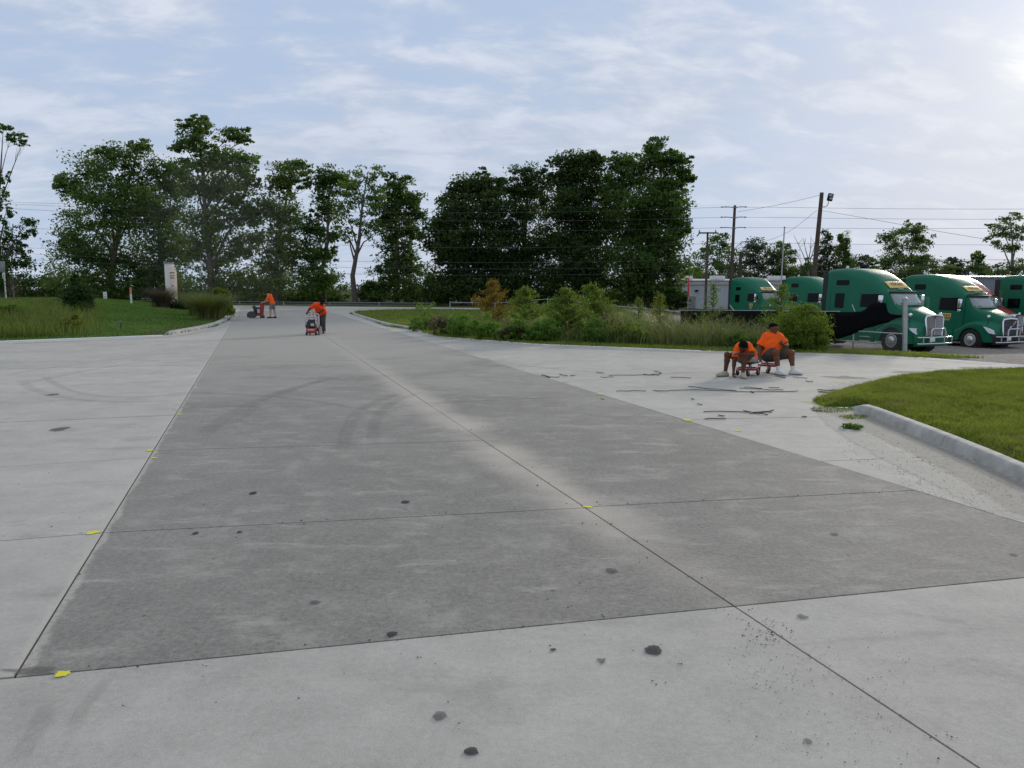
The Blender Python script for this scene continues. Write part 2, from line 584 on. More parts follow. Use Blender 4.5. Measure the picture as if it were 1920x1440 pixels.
gx, gy = [], []
for a in ((4, 16, -4, 20, .7), (-40, 30, 20, 60, 1.6), (-60, 60, 60, 110, 3.0)):
    X, Y = gridpts(*a); gx.append(X); gy.append(Y)
th = np.linspace(0, 2 * np.pi, 48, endpoint=False)
for rr in (150, 260, 500, 1100, 2600):
    gx.append(rr * np.cos(th)); gy.append(rr * np.sin(th))
X, Y = gridpts(-120, 120, -60, 140, 12); k = (np.abs(X) > 62) | (Y < -9) | (Y > 112); gx.append(X[k]); gy.append(Y[k])
gx, gy = np.concatenate(gx), np.concatenate(gy)
pts += list(zip(gx.tolist(), gy.tolist()))
res = delaunay_2d_cdt([Vector(p) for p in pts], edges, [], 0, 1e-5)
vx = np.array([(p.x, p.y) for p in res[0]])
fc = [f for f in res[2]]
cen = np.array([vx[list(f)].mean(0) for f in fc])
keep = ~pip(cen[:, 0], cen[:, 1], PAV)
vz = tz(vx[:, 0], vx[:, 1])
me = bpy.data.meshes.new('ground')
me.from_pydata([(a[0], a[1], z) for a, z in zip(vx, vz)], [], [f for f, kk in zip(fc, keep) if kk])
sharp(me, 3.0)


def zone_attr(me, name, fn):
    n = len(me.vertices); co = np.empty(n * 3, np.float32); me.vertices.foreach_get('co', co); co = co.reshape(-1, 3)
    a = me.attributes.new(name, 'FLOAT', 'POINT')
    a.data.foreach_set('value', fn(co[:, 0].astype(float), co[:, 1].astype(float)).astype(np.float32))


FENCE = [g(1697, 661), (11.3, 27.5), (10.6, 33), (10.0, 40), (9.6, 50), (9.0, 60)]


def lot_mask(x, y):
    side = np.full(np.shape(x), 0.0)
    fx = np.interp(y, [p[1] for p in FENCE], [p[0] for p in FENCE])
    side = ss(-.6, 1.2, x - fx) * (y > 17.0 + .13 * (x - 11)) * (y < 120)
    dd = pdist(x, y, PAV)
    return np.where(y < FENCE[0][1], ss(11.2, 12.0, x) * (y > 17.2 + .13 * (x - 11)), side)


zone_attr(me, 'gravel', lot_mask)
zone_attr(me, 'forest', lambda x, y: np.maximum(ss(1.5, 5, (x - BL0[0]) * BN[0] + (y - BL0[1]) * BN[1]), ss(110, 140, np.hypot(x, y))))
LKERB = [g(320, 628), g(405, 612), g(430, 600), g(440, 582)]
zone_attr(me, 'soil', lambda x, y: ss(2.2, .5, pdist(x, y, LKERB, False)))
m = bpy.data.materials.new('ground'); m.use_nodes = True
t = NT(m.node_tree)
P = t.node('ShaderNodeNewGeometry').outputs['Position']
n1 = t.noise(P, .35, 5, .6); n2 = t.noise(P, 4, 6, .65); n3 = t.noise(P, 40, 4, .7)
grass = t.mix(t.rng(n1, .3, .7), c4((.045, .10, .015)), c4((.085, .16, .025)))
grass = t.mix(t.math('MULTIPLY', t.rng(n2, .35, .7), .5), grass, c4((.11, .14, .045)))
grass = t.vmath('SCALE', grass, t.rng(n3, .3, .7, .7, 1.25, smooth=False))
grav = t.mix(t.rng(n2, .3, .7), c4((.20, .175, .145)), c4((.36, .33, .29)))
grav = t.vmath('SCALE', grav, t.rng(n3, .25, .75, .6, 1.35, smooth=False))
soil = t.mix(t.rng(n2, .3, .7), c4((.06, .04, .025)), c4((.16, .11, .07)))
forest = t.mix(t.rng(n2, .3, .7), c4((.03, .028, .015)), c4((.06, .06, .025)))


def za(nm):
    a = t.node('ShaderNodeAttribute', attribute_name=nm).outputs['Fac']
    return t.rng(t.math('ADD', a, t.rng(n2, .3, .7, -.25, .25, smooth=False)), .35, .65)


col = t.mix(za('soil'), grass, soil)
col = t.mix(za('gravel'), col, grav)
col = t.mix(za('forest'), col, forest)
p = t.node('ShaderNodeBsdfPrincipled', {'Base Color': col, 'Roughness': .95, 'Specular IOR Level': .15})
b = t.node('ShaderNodeBump', {'Strength': .6, 'Distance': .05}); t.put(b.inputs['Height'], t.math('ADD', n2, n3)); t.put(p.inputs['Normal'], b.outputs[0])
o = t.node('ShaderNodeOutputMaterial'); t.put(o.inputs[0], p.outputs[0])
ground = struct(link('ground', me, m))

# ---- kerbs: laid in lengths, each its own piece
M_KERB = mat('kerb_concrete', (.40, .385, .345), .85, var=.28, scale=4, bump=.25, bscale=60)


def kerb(path, side, h=.125, wd=.165, piece=3.0, taper=(0, 0)):
    """path along the pavement edge; side=+1: kerb body lies to the left of travel"""
    P_ = [Vector((p[0], p[1])) for p in dens_open(path, .25)]
    L = [0]
    for a, b in zip(P_[:-1], P_[1:]): L.append(L[-1] + (b - a).length)
    tot = L[-1]
    prof = [(-.02, -.12), (-.015, .0), (.012, .62), (.022, .86), (.040, .97), (.060, 1.0), (wd - .03, 1.03), (wd - .012, .99), (wd, .85), (wd, -.12)]
    root = None
    n = max(1, round(tot / piece)); cuts = [tot * k / n for k in range(n + 1)]
    for c0, c1 in zip(cuts[:-1], cuts[1:]):
        idx = list(range(int(np.argmin(np.abs(np.array(L) - c0))), int(np.argmin(np.abs(np.array(L) - c1))) + 1))
        if len(idx) < 2: continue
        vs, fs = [], []
        for i in idx:
            tg = (P_[min(i + 1, len(P_) - 1)] - P_[max(i - 1, 0)]).normalized()
            nn = Vector((-tg.y, tg.x)) * side
            s_ = L[i]
            hh = h
            if taper[0]: hh *= float(ss(0, taper[0], s_)) * .9 + .1
            if taper[1]: hh *= float(ss(0, taper[1], tot - s_)) * .9 + .1
            sh = .004 if i == idx[0] else (-.004 if i == idx[-1] else 0)
            for y_, z_ in prof:
                q = P_[i] + nn * y_ + tg * sh
                vs.append((q.x, q.y, z_ * hh if z_ > 0 else z_))
        k = len(prof)
        for a in range(len(idx) - 1):
            for j in range(k - 1): fs.append((a * k + j, a * k + j + 1, (a + 1) * k + j + 1, (a + 1) * k + j))
        fs.append(tuple(range(k))); fs.append(tuple((len(idx) - 1) * k + j for j in range(k)))
        mb = MB().add(vs, fs)
        if root is None:
            root = struct(mb.build('kerb', M_KERB))
        else:
            mb.build('kerb_length', M_KERB, root)
    return root


def dens_open(path, step):
    out = []
    for a, b in zip(path[:-1], path[1:]):
        n = max(1, int(math.hypot(b[0] - a[0], b[1] - a[1]) / step))
        out += [(a[0] + (b[0] - a[0]) * k / n, a[1] + (b[1] - a[1]) * k / n) for k in range(n)]
    return out + [path[-1]]


def smooth_path(path, it=2):
    for _ in range(it):
        q = [path[0]]
        for a, b in zip(path[:-1], path[1:]):
            q += [(a[0] * .75 + b[0] * .25, a[1] * .75 + b[1] * .25), (a[0] * .25 + b[0] * .75, a[1] * .25 + b[1] * .75)]
        path = q + [path[-1]]
    return path


kerb(smooth_path([(4.0, -8), (4.3, -2), (4.65, 3.5), g(1920, 905), g(1800, 850), g(1680, 800), g(1590, 765)], 1), -1, taper=(0, .5))
kerb(smooth_path(LKERB, 1), 1, wd=.30, taper=(.8, 0))
kerb(smooth_path([g(790, 624), g(757, 615.5), g(725, 611), g(690, 600), g(655, 588), g(668, 583.5)], 1), -1, taper=(1.5, 0))

# ---- flat marks lying on the slabs
def blob(name, material, c, rx, ry, rot=0.0, z=.004, n=14, jag=.25, parent=pave):
    vs, fs, fade = [(c[0], c[1], z)], [], [1.0]
    cr, sr = math.cos(rot), math.sin(rot)
    jj = [random.uniform(1 - jag, 1 + jag) for _ in range(n)]
    for ring, fd in ((.6, 1.0), (1.0, 0.0)):
        for k in range(n):
            a = 2 * math.pi * k / n
            x_, y_ = math.cos(a) * rx * ring * jj[k], math.sin(a) * ry * ring * jj[k]
            vs.append((c[0] + x_ * cr - y_ * sr, c[1] + x_ * sr + y_ * cr, z)); fade.append(fd)
    for k in range(n):
        fs.append((0, 1 + k, 1 + (k + 1) % n))
        fs.append((1 + k, 1 + n + k, 1 + n + (k + 1) % n, 1 + (k + 1) % n))
    me = bpy.data.meshes.new(name); me.from_pydata(vs, [], fs)
    a = me.attributes.new('fade', 'FLOAT', 'POINT'); a.data.foreach_set('value', fade)
    return link(name, me, material, parent)


def ribbon(name, material, path, wd, z=.003, parent=pave):
    P_ = [Vector(p) for p in smooth_path([g(*q) for q in path], 2)]
    vs, fs, fade = [], [], []
    for i, p_ in enumerate(P_):
        tg = (P_[min(i + 1, len(P_) - 1)] - P_[max(i - 1, 0)]).normalized(); nn = Vector((-tg.y, tg.x))
        e = min(1.0, i / 3, (len(P_) - 1 - i) / 3)
        for o_, fd in ((-.5, .1), (-.25, .8), (.25, .8), (.5, .1)):
            q = p_ + nn * o_ * wd; vs.append((q.x, q.y, z)); fade.append(fd * e)
        if i:
            for j in range(3): fs.append(((i - 1) * 4 + j, (i - 1) * 4 + j + 1, i * 4 + j + 1, i * 4 + j))
    me = bpy.data.meshes.new(name); me.from_pydata(vs, [], fs)
    a = me.attributes.new('fade', 'FLOAT', 'POINT'); a.data.foreach_set('value', fade)
    return link(name, me, material, parent)


M_YEL = decalmat('spray_paint', (.78, .71, .04), .92, 26, (.38, .66))
M_YELF = decalmat('faded_spray_paint', (.66, .62, .20), .38, 16, (.40, .80))
M_OIL = decalmat('oil_stain', (.035, .036, .038), .85, 14, (.2, .4))
M_OILF = decalmat('faint_stain', (.10, .10, .10), .6, 10, (.3, .6))
M_TYRE = decalmat('tyre_rubber', (.15, .14, .125), .11, 5, (.3, .95))
M_DAMP = decalmat('damp_dirt', (.15, .135, .11), .42, 5, (.3, .7))
for px, py, wpx in ((116, 1264, 30), (175, 999, 24), (290, 859, 14), (281, 845, 16), (338, 777, 10), (337, 769, 10), (368, 727, 10), (1103, 951, 20),
                    (1128, 739, 16), (1188, 753, 10), (1291, 788, 22), (1384, 808, 12)):
    c = g(px, py); s_ = math.hypot(c[0], c[1]) / FPX
    blob('paint_mark', M_YEL, c, wpx * s_ * .55, wpx * s_ * .42, random.uniform(-.2, .2), jag=.4)
for px, py, wpx in ((1516, 754, 26), (1573, 717, 22), (1680, 705, 24), (915, 673, 14), (981, 692, 14), (1062, 717, 12), (1120, 642, 30), (1740, 690, 18)):
    c = g(px, py); s_ = math.hypot(c[0], c[1]) / FPX
    blob('paint_mark', M_YELF, c, wpx * s_ * .6, wpx * s_ * .8, random.uniform(-.2, .2))
for px, py, rx, ry in ((1225, 1220, 19, 9), (735, 1189, 12, 5), (475, 925, 8, 3), (760, 942, 9, 3), (883, 1410, 16, 8), (1037, 1219, 7, 3), (367, 1000, 6, 2.5), (449, 998, 5, 2)):
    c = g(px, py); q = g(px + rx, py); q2 = g(px, py - ry)
    blob('oil_stain', M_OIL, c, math.hypot(q[0] - c[0], q[1] - c[1]), math.hypot(q2[0] - c[0], q2[1] - c[1]), jag=.16)
for px, py, rx, ry in ((822, 1343, 16, 9), (1505, 1157, 12, 5), (1565, 1002, 9, 3), (1147, 1070, 12, 6), (1128, 1240, 9, 6), (590, 1130, 12, 4), (1515, 1390, 9, 6), (1900, 1040, 9, 3), (112, 805, 16, 4), (100, 740, 12, 2)):
    c = g(px, py); q = g(px + rx, py); q2 = g(px, py - ry)
    blob('faint_stain', M_OILF, c, math.hypot(q[0] - c[0], q[1] - c[1]), math.hypot(q2[0] - c[0], q2[1] - c[1]), jag=.3)
for path, wd in (([(40, 712), (60, 730), (110, 745), (200, 755), (330, 752)], .30), ([(80, 703), (95, 715), (140, 738), (240, 748), (390, 735)], .22),
                 ([(370, 830), (420, 780), (520, 735), (640, 705)], .35), ([(430, 800), (480, 760), (560, 725), (660, 700)], .30), ([(640, 860), (650, 800), (680, 760), (760, 735)], .28),
                 ([(700, 840), (700, 790), (730, 755), (800, 732)], .25), ([(330, 735), (480, 740), (650, 760), (760, 790)], .25), ([(0, 730), (180, 690), (330, 672)], .28),
                 ([(0, 705), (120, 685), (300, 665)], .26), ([(830, 660), (1000, 690), (1150, 700)], .3)):
    ribbon('tyre_mark', M_TYRE, path, wd)
for px, py, rx, ry in ((1585, 708, 45, 3), (1720, 698, 55, 3), (1850, 690, 50, 2.5), (1560, 735, 35, 3), (60, 1258, 60, 8)):
    c = g(px, py); q = g(px + rx, py); q2 = g(px, py - ry)
    blob('dirt_patch', M_DAMP, c, math.hypot(q[0] - c[0], q[1] - c[1]), math.hypot(q2[0] - c[0], q2[1] - c[1]), z=.0025, jag=.35, n=20)
M_GUT = decalmat('gutter_dirt', (.40, .375, .32), .40, 20, (.40, .72))
M_SAND = decalmat('blown_sand', (.54, .51, .45), .6, 6, (.35, .75))
ribbon('gutter_dirt', M_GUT, [(1990, 985), (1900, 925), (1800, 872), (1700, 828), (1620, 790), (1570, 768)], .75, z=.003)
ribbon('gutter_dirt', M_GUT, [(1960, 935), (1880, 897), (1790, 856), (1690, 812), (1610, 778)], .25, z=.0045)
ribbon('blown_sand', M_SAND, [(1930, 985), (1800, 915), (1660, 850), (1560, 790), (1540, 745), (1600, 716), (1720, 700)], .5, z=.002)
ribbon('blown_sand', M_SAND, [(1900, 686), (1700, 671), (1500, 664), (1250, 659), (1000, 649), (840, 636), (770, 622)], .7, z=.002)
ribbon('blown_sand', M_SAND, [(0, 645), (160, 639), (320, 633), (408, 617), (436, 602), (446, 584)], .8, z=.002)
ribbon('damp_streak', M_TYRE, [(20, 1440), (70, 1370), (95, 1300)], .12, z=.0025)
ribbon('tyre_mark', M_TYRE, [(120, 1400), (160, 1320), (215, 1260)], .10)

# ================================================================== VEGETATION
def ground_at(px, py):
    """where the sight line through a photo point meets the open ground"""
    r = ray(px, py); t = np.linspace(3, 140, 6000)
    X, Y, Z = r[0] * t, r[1] * t, CAMH + r[2] * t
    h = tz(X, Y); k = np.argmax(Z <= h)
    if Z[k] > h[k]: k = len(t) - 1
    return (float(X[k]), float(Y[k]), float(h[k]))


def onY(px, Y):
    x = (px - 960) / FPX * Y
    return (x, Y, float(tz(x, Y)))


def unit(v): return v / np.maximum(np.linalg.norm(v, axis=1, keepdims=True), 1e-9)


def leaf_quads(C, out, size, narrow=.55, droop=.0):
    N = len(C)
    n = unit(out * .5 + RNG.normal(size=(N, 3)) * .75 + np.array([0, 0, .35]))
    a = RNG.normal(size=(N, 3)); a[:, 2] -= droop
    a = unit(a - n * np.sum(a * n, 1, keepdims=True)); b = np.cross(n, a)
    L = size * RNG.uniform(.6, 1.35, (N, 1)); W = L * narrow
    V = np.empty((N, 4, 3))
    V[:, 0] = C - a * L * .5; V[:, 1] = C + b * W * .5 + a * L * .05; V[:, 2] = C + a * L * .5 - n * L * .12; V[:, 3] = C - b * W * .5 + a * L * .05
    return V


def crown(lobes, n, clump=.34, flat=.75, inner=.35, sat=0):
    """lobes: (centre, radii). leaves gathered in small sprays spread through each lobe"""
    if sat:
        lobes = list(lobes)
        for c, r in list(lobes):
            for _ in range(sat):
                v = RNG.normal(size=3); v = v / np.linalg.norm(v); v[2] = v[2] * .7 + .2; q = RNG.uniform(.28, .5)
                lobes.append((tuple(np.array(c) + v * np.array(r) * RNG.uniform(.75, 1.12)), tuple(np.array(r) * q)))
    wts = np.array([(l[1][0] * l[1][1] * l[1][2]) ** .66 for l in lobes]); wts = wts / wts.sum()
    C, O = [], []
    for (c, r), wt in zip(lobes, wts):
        c, r = np.array(c, float), np.array(r, float)
        m_ = max(24, int(n * wt)); k = max(7, int(m_ / 42))
        dirs = unit(RNG.normal(size=(k, 3))); rad = RNG.uniform(inner, 1.0, (k, 1)) ** .6
        sub = dirs * rad
        sr = clump * RNG.uniform(.55, 1.35, (k, 1))
        ix = RNG.integers(0, k, m_)
        p = sub[ix] + np.clip(RNG.normal(size=(m_, 3)), -1.5, 1.5) * sr[ix] * np.array([.5, .5, .5 * flat])
        C.append(c + p * r); O.append(unit(p + np.array([0, 0, .15])))
    return np.concatenate(C), np.concatenate(O)


M_BARK = mat('bark', (.10, .085, .065), .95, var=.35, scale=5, bump=.8, bscale=14)
M_BARKG = mat('grey_bark', (.20, .185, .16), .95, var=.3, scale=5, bump=.8, bscale=14)
M_LEAF = [leafmat('leaf_deep', (.036, .080, .019), (.115, .205, .046), .5),
          leafmat('leaf_mid', (.048, .098, .026), (.145, .235, .058), .5),
          leafmat('leaf_light', (.056, .110, .028), (.17, .255, .062), .5),
          leafmat('leaf_black', (.020, .046, .013), (.078, .132, .030), .42),
          leafmat('leaf_far', (.042, .066, .030), (.10, .135, .055), .4)]


def px_lobes(Y, L, rel, depth=.45, widen=1.0):
    out = []
    for l in L:
        cx_, cy_, rx, ry = l
        if cy_ > 340: rx = rx * widen
        dy = random.uniform(-depth, depth) * rx * Y / FPX
        c = at(cx_, cy_, Y + dy); k = (Y + dy) / FPX
        out.append(((c[0] - rel[0], c[1] - rel[1], c[2] - rel[2]), (rx * k, .85 * (rx + ry) / 2 * k * 1.05, ry * k)))
    return out


def tree(name, label, px, Y, lobes, n, size, leaf, group=None, trunk_r=.3, bark=None, limb=True, extra=None, clump=.42, inner=.12, narrow=.6, fork=.35, dense=2.1):
    bx_ = (px - 960) / FPX * Y
    base = (bx_, Y, float(tz(bx_, Y)) - .05)
    root = thing(name, label, 'tree', base, 0, group)
    W = px_lobes(Y, lobes, base, widen=1.22 if group == 'trees of the dark clump by the street' else 1.0)
    C, O = crown(W, int(n * dense), clump, inner=inner, sat=3)
    k = C[:, 2] > .15
    link('crown', np_mesh('crown', leaf_quads(C[k], O[k], size * .88, narrow), 4), leaf, root)
    top = max(W, key=lambda q: q[0][2])[0]
    H = top[2]
    tb = MB()
    xs = [0, random.uniform(-.25, .25), random.uniform(-.3, .3) + top[0] * .25, top[0] * .6, top[0]]
    pts_ = [Vector((xs[i], top[1] * q, H * q)) for i, q in enumerate((0, .22, .48, .75, 1.0))]
    rr_ = [trunk_r * 1.35, trunk_r, trunk_r * .72, trunk_r * .42, trunk_r * .12]
    tb.tube(pts_, rr_, 8)
    tb.build('trunk', bark or M_BARK, root)
    if limb:
        lb = MB()
        for c, r in W:
            c = Vector(c)
            if (c - Vector(top)).length < .1: continue
            q = min(max(c.z / H - fork * random.uniform(.5, 1.1), .14), .9)
            i = 0
            fr = (0, .22, .48, .75, 1.0)
            while i < 3 and fr[i + 1] < q: i += 1
            u = (q - fr[i]) / (fr[i + 1] - fr[i])
            s0 = pts_[i].lerp(pts_[i + 1], u); r0 = rr_[i] + (rr_[i + 1] - rr_[i]) * u
            mid_ = s0.lerp(c, .5) + Vector((random.uniform(-.3, .3), random.uniform(-.3, .3), .12 * (c - s0).length))
            lb.tube([s0, mid_, c], [r0 * .55, r0 * .35, r0 * .1], 5)
            for _ in range(4):
                e = c + Vector((random.uniform(-.8, .8) * r[0], random.uniform(-.8, .8) * r[1], random.uniform(-.3, .9) * r[2]))
                lb.tube([mid_.lerp(c, random.uniform(.2, .9)), (mid_ + e) / 2 + Vector((0, 0, .1)), e], [r0 * .2, r0 * .12, r0 * .04], 4)
        lb.build('limbs', bark or M_BARK, root)
    return root


GW = 'trees of the wood across the street'
tree('vine_clad_tree', 'thin vine-clad tree with a small airy top, beside the road sign', 8, 84,
     [(22, 258, 22, 12), (42, 270, 12, 7), (6, 243, 16, 10), (8, 350, 8, 30), (10, 400, 12, 40), (10, 460, 22, 45), (14, 510, 44, 45), (-12, 520, 40, 45), (45, 425, 22, 16), (35, 455, 18, 15), (50, 440, 12, 8)],
     6500, .36, M_LEAF[0], GW, .20, limb=True, dense=1.0)
tree('broad_tree', 'wide rounded dark green tree behind the juniper bush', 215, 93,
     [(190, 318, 62, 36), (145, 350, 44, 26), (240, 290, 38, 28), (262, 272, 20, 14), (120, 342, 26, 12), (210, 375, 72, 42), (160, 420, 55, 34), (250, 400, 60, 50), (150, 470, 55, 36), (230, 470, 75, 44), (190, 530, 85, 38), (128, 455, 26, 22)],
     17000, .36, M_LEAF[1], GW, .38)
tree('dense_tree', 'dark dense tree between the wide round tree and the tall forked one', 305, 95,
     [(300, 320, 46, 30), (285, 365, 45, 45), (330, 350, 36, 36), (310, 430, 55, 50), (290, 500, 58, 50), (340, 470, 40, 40), (300, 540, 60, 34)],
     11500, .36, M_LEAF[0], GW, .33)
tree('forked_tree', 'tallest tree with two leafy heads, behind the white monument sign', 400, 90,
     [(368, 250, 36, 24), (372, 232, 22, 14), (350, 275, 32, 20), (438, 252, 34, 18), (462, 262, 20, 10), (400, 300, 42, 30), (445, 305, 40, 26), (350, 320, 28, 22), (385, 355, 50, 34), (440, 355, 42, 32), (468, 335, 22, 20),
      (400, 415, 60, 36), (455, 400, 28, 26), (370, 460, 40, 32), (430, 470, 45, 32), (400, 525, 62, 36)],
     15500, .36, M_LEAF[1], GW, .36)
tree('crooked_tree', 'tree with a bushy overhanging head, right of the tall forked tree', 520, 91,
     [(548, 322, 40, 22), (520, 345, 28, 20), (570, 345, 20, 14), (528, 385, 38, 28), (490, 400, 36, 26), (545, 430, 36, 30), (490, 455, 42, 30), (540, 480, 42, 32), (500, 530, 60, 36)],
     11000, .35, M_LEAF[2], GW, .30)
tree('leaning_tree', 'narrow tree leaning left of the bare slender trunk', 610, 92,
     [(622, 330, 34, 20), (606, 350, 22, 26), (640, 345, 22, 22), (612, 392, 28, 28), (585, 425, 20, 24), (608, 440, 28, 22), (618, 478, 22, 16), (590, 475, 28, 26), (595, 530, 48, 34)],
     8200, .34, M_LEAF[0], GW, .25)
tree('slender_tree', 'slender tree with a clean bare trunk and thin airy crown', 668, 86,
     [(690, 322, 26, 16), (665, 335, 22, 16), (705, 345, 24, 20), (655, 365, 30, 22), (690, 375, 36, 26), (650, 405, 26, 22), (690, 415, 30, 22), (640, 430, 18, 14), (705, 440, 18, 14), (655, 445, 16, 12)],
     4200, .30, M_LEAF[2], GW, .26, clump=.45, inner=.4, fork=.3, dense=1.1)
tree('rounded_tree', 'full rounded tree right of the bare slender trunk', 745, 90,
     [(742, 345, 32, 20), (765, 375, 32, 24), (735, 385, 38, 30), (782, 405, 20, 20), (745, 425, 44, 28), (778, 440, 20, 14), (740, 470, 38, 28), (730, 515, 38, 26), (760, 500, 30, 26), (745, 545, 48, 26)],
     10500, .35, M_LEAF[0], GW, .28)
GC = 'trees of the dark clump by the street'
tree('evergreen_tree', 'dark tree at the outer end of the big clump, facing the gap', 875, 82,
     [(880, 345, 36, 24), (905, 352, 30, 22), (855, 372, 30, 24), (885, 395, 56, 34), (840, 420, 30, 30), (880, 450, 66, 42), (835, 470, 28, 36), (880, 510, 70, 44), (850, 545, 48, 26), (910, 540, 40, 30)],
     15500, .34, M_LEAF[3], GC, .33, dense=3.0)
tree('fine_leaved_tree', 'fine-leaved dark tree inside the big clump with a feathery top', 985, 84,
     [(990, 325, 36, 20), (1010, 345, 26, 20), (965, 350, 34, 22), (985, 385, 56, 36), (945, 410, 36, 36), (985, 450, 62, 46), (960, 510, 58, 44), (1010, 510, 44, 44), (980, 550, 60, 24)],
     14500, .30, M_LEAF[3], GC, .33, narrow=.5, dense=3.2)
tree('domed_tree', 'domed dark tree inside the big clump', 1085, 81,
     [(1078, 302, 40, 18), (1100, 310, 38, 22), (1060, 325, 32, 26), (1095, 350, 54, 34), (1060, 385, 40, 36), (1105, 410, 50, 40), (1070, 450, 54, 42), (1110, 490, 48, 42), (1075, 530, 56, 40)],
     15500, .34, M_LEAF[3], GC, .36, dense=3.0)
tree('tall_poplar_tree', 'tallest tree of the big clump, next to the white warehouse', 1215, 79,
     [(1228, 272, 22, 16), (1228, 298, 36, 24), (1265, 305, 26, 22), (1165, 300, 26, 18), (1185, 325, 34, 26), (1240, 340, 46, 34), (1285, 330, 20, 18), (1160, 350, 26, 30), (1205, 380, 56, 36), (1262, 385, 28, 26), (1180, 430, 46, 40),
      (1240, 440, 42, 40), (1278, 430, 18, 24), (1190, 490, 52, 42), (1250, 495, 38, 40), (1200, 545, 58, 30), (1258, 545, 28, 26)],
     20500, .34, M_LEAF[0], GC, .38, dense=2.7)

# shrubs that close the foot of the wood
GU = 'undergrowth shrubs along the foot of the wood'


def shrub(name, label, base, lobes, n, size, leaf, group=None, cat='shrub', narrow=.55, clump=.36, droop=0.0, stems=5, stem_r=.03, bark=None, inner=.3):
    root = thing(name, label, cat, base, 0, group)
    C, O = crown(lobes, n, clump, inner=inner)
    k = C[:, 2] > .02
    link('foliage', np_mesh('foliage', leaf_quads(C[k], O[k], size, narrow, droop), 4), leaf, root)
    sb = MB()
    for i in range(stems):
        c, r = lobes[i % len(lobes)]
        e = Vector(c) + Vector((random.uniform(-.5, .5) * r[0], random.uniform(-.5, .5) * r[1], random.uniform(-.2, .4) * r[2]))
        s0 = Vector((random.uniform(-.1, .1), random.uniform(-.1, .1), -.03))
        sb.tube([s0, (s0 + e) / 2 + Vector((random.uniform(-.1, .1), random.uniform(-.1, .1), .1)), e], [stem_r, stem_r * .7, stem_r * .25], 5)
    sb.build('stem', bark or M_BARK, root)
    return root


UL = ['broad dark undergrowth mass left of the road sign', 'dark undergrowth shrub below the vine-clad tree', 'pointed dark undergrowth shrub between the vine-clad and the wide round tree', 'undergrowth shrub hidden behind the juniper bush', 'undergrowth shrub behind the orange and white marker post', 'undergrowth shrub behind the monument sign',
      'undergrowth shrub below the tall forked tree', 'rounded undergrowth shrub below the crooked overhanging tree', 'undergrowth shrub left of the bare slender trunk', 'low undergrowth shrub right of the bare slender trunk', 'tall undergrowth shrub joining the full rounded tree to the dark clump', 'undergrowth shrub at the outer foot of the dark clump',
      'low dark shrub behind the bronze sapling at the foot of the clump', 'low dark shrub at the foot of the fine-leaved tree', 'low dark shrub at the foot of the domed tree', 'small shrub at the foot of the tallest clump tree near the warehouse']
for i, (px, cy_, rx, ry, Y) in enumerate(((-45, 515, 60, 50, 92), (40, 535, 55, 30, 96), (105, 520, 40, 42, 97), (170, 545, 60, 24, 95), (255, 548, 55, 24, 94), (330, 548, 45, 28, 96), (470, 545, 50, 26, 95),
                                         (560, 540, 45, 36, 96), (620, 545, 40, 28, 97), (700, 548, 34, 22, 94), (790, 530, 34, 40, 88), (828, 545, 34, 28, 86), (940, 555, 45, 18, 86), (1040, 552, 50, 20, 85), (1140, 550, 45, 22, 83), (1262, 560, 26, 14, 78))):
    x_ = (px - 960) / FPX * Y; base = (x_, Y, float(tz(x_, Y)) - .03)
    lob = px_lobes(Y, [(px, cy_, rx, ry), (px - rx * .5, cy_ + ry * .4, rx * .6, ry * .7), (px + rx * .5, cy_ + ry * .35, rx * .6, ry * .7), (px, cy_ + ry * .9, rx * .9, ry * .5)], base, .2)
    shrub('understory_shrub', UL[i], base, lob, 3600, .30, M_LEAF[(0, 3, 1, 0)[i % 4] if px < 800 else 3], GU, stem_r=.06)

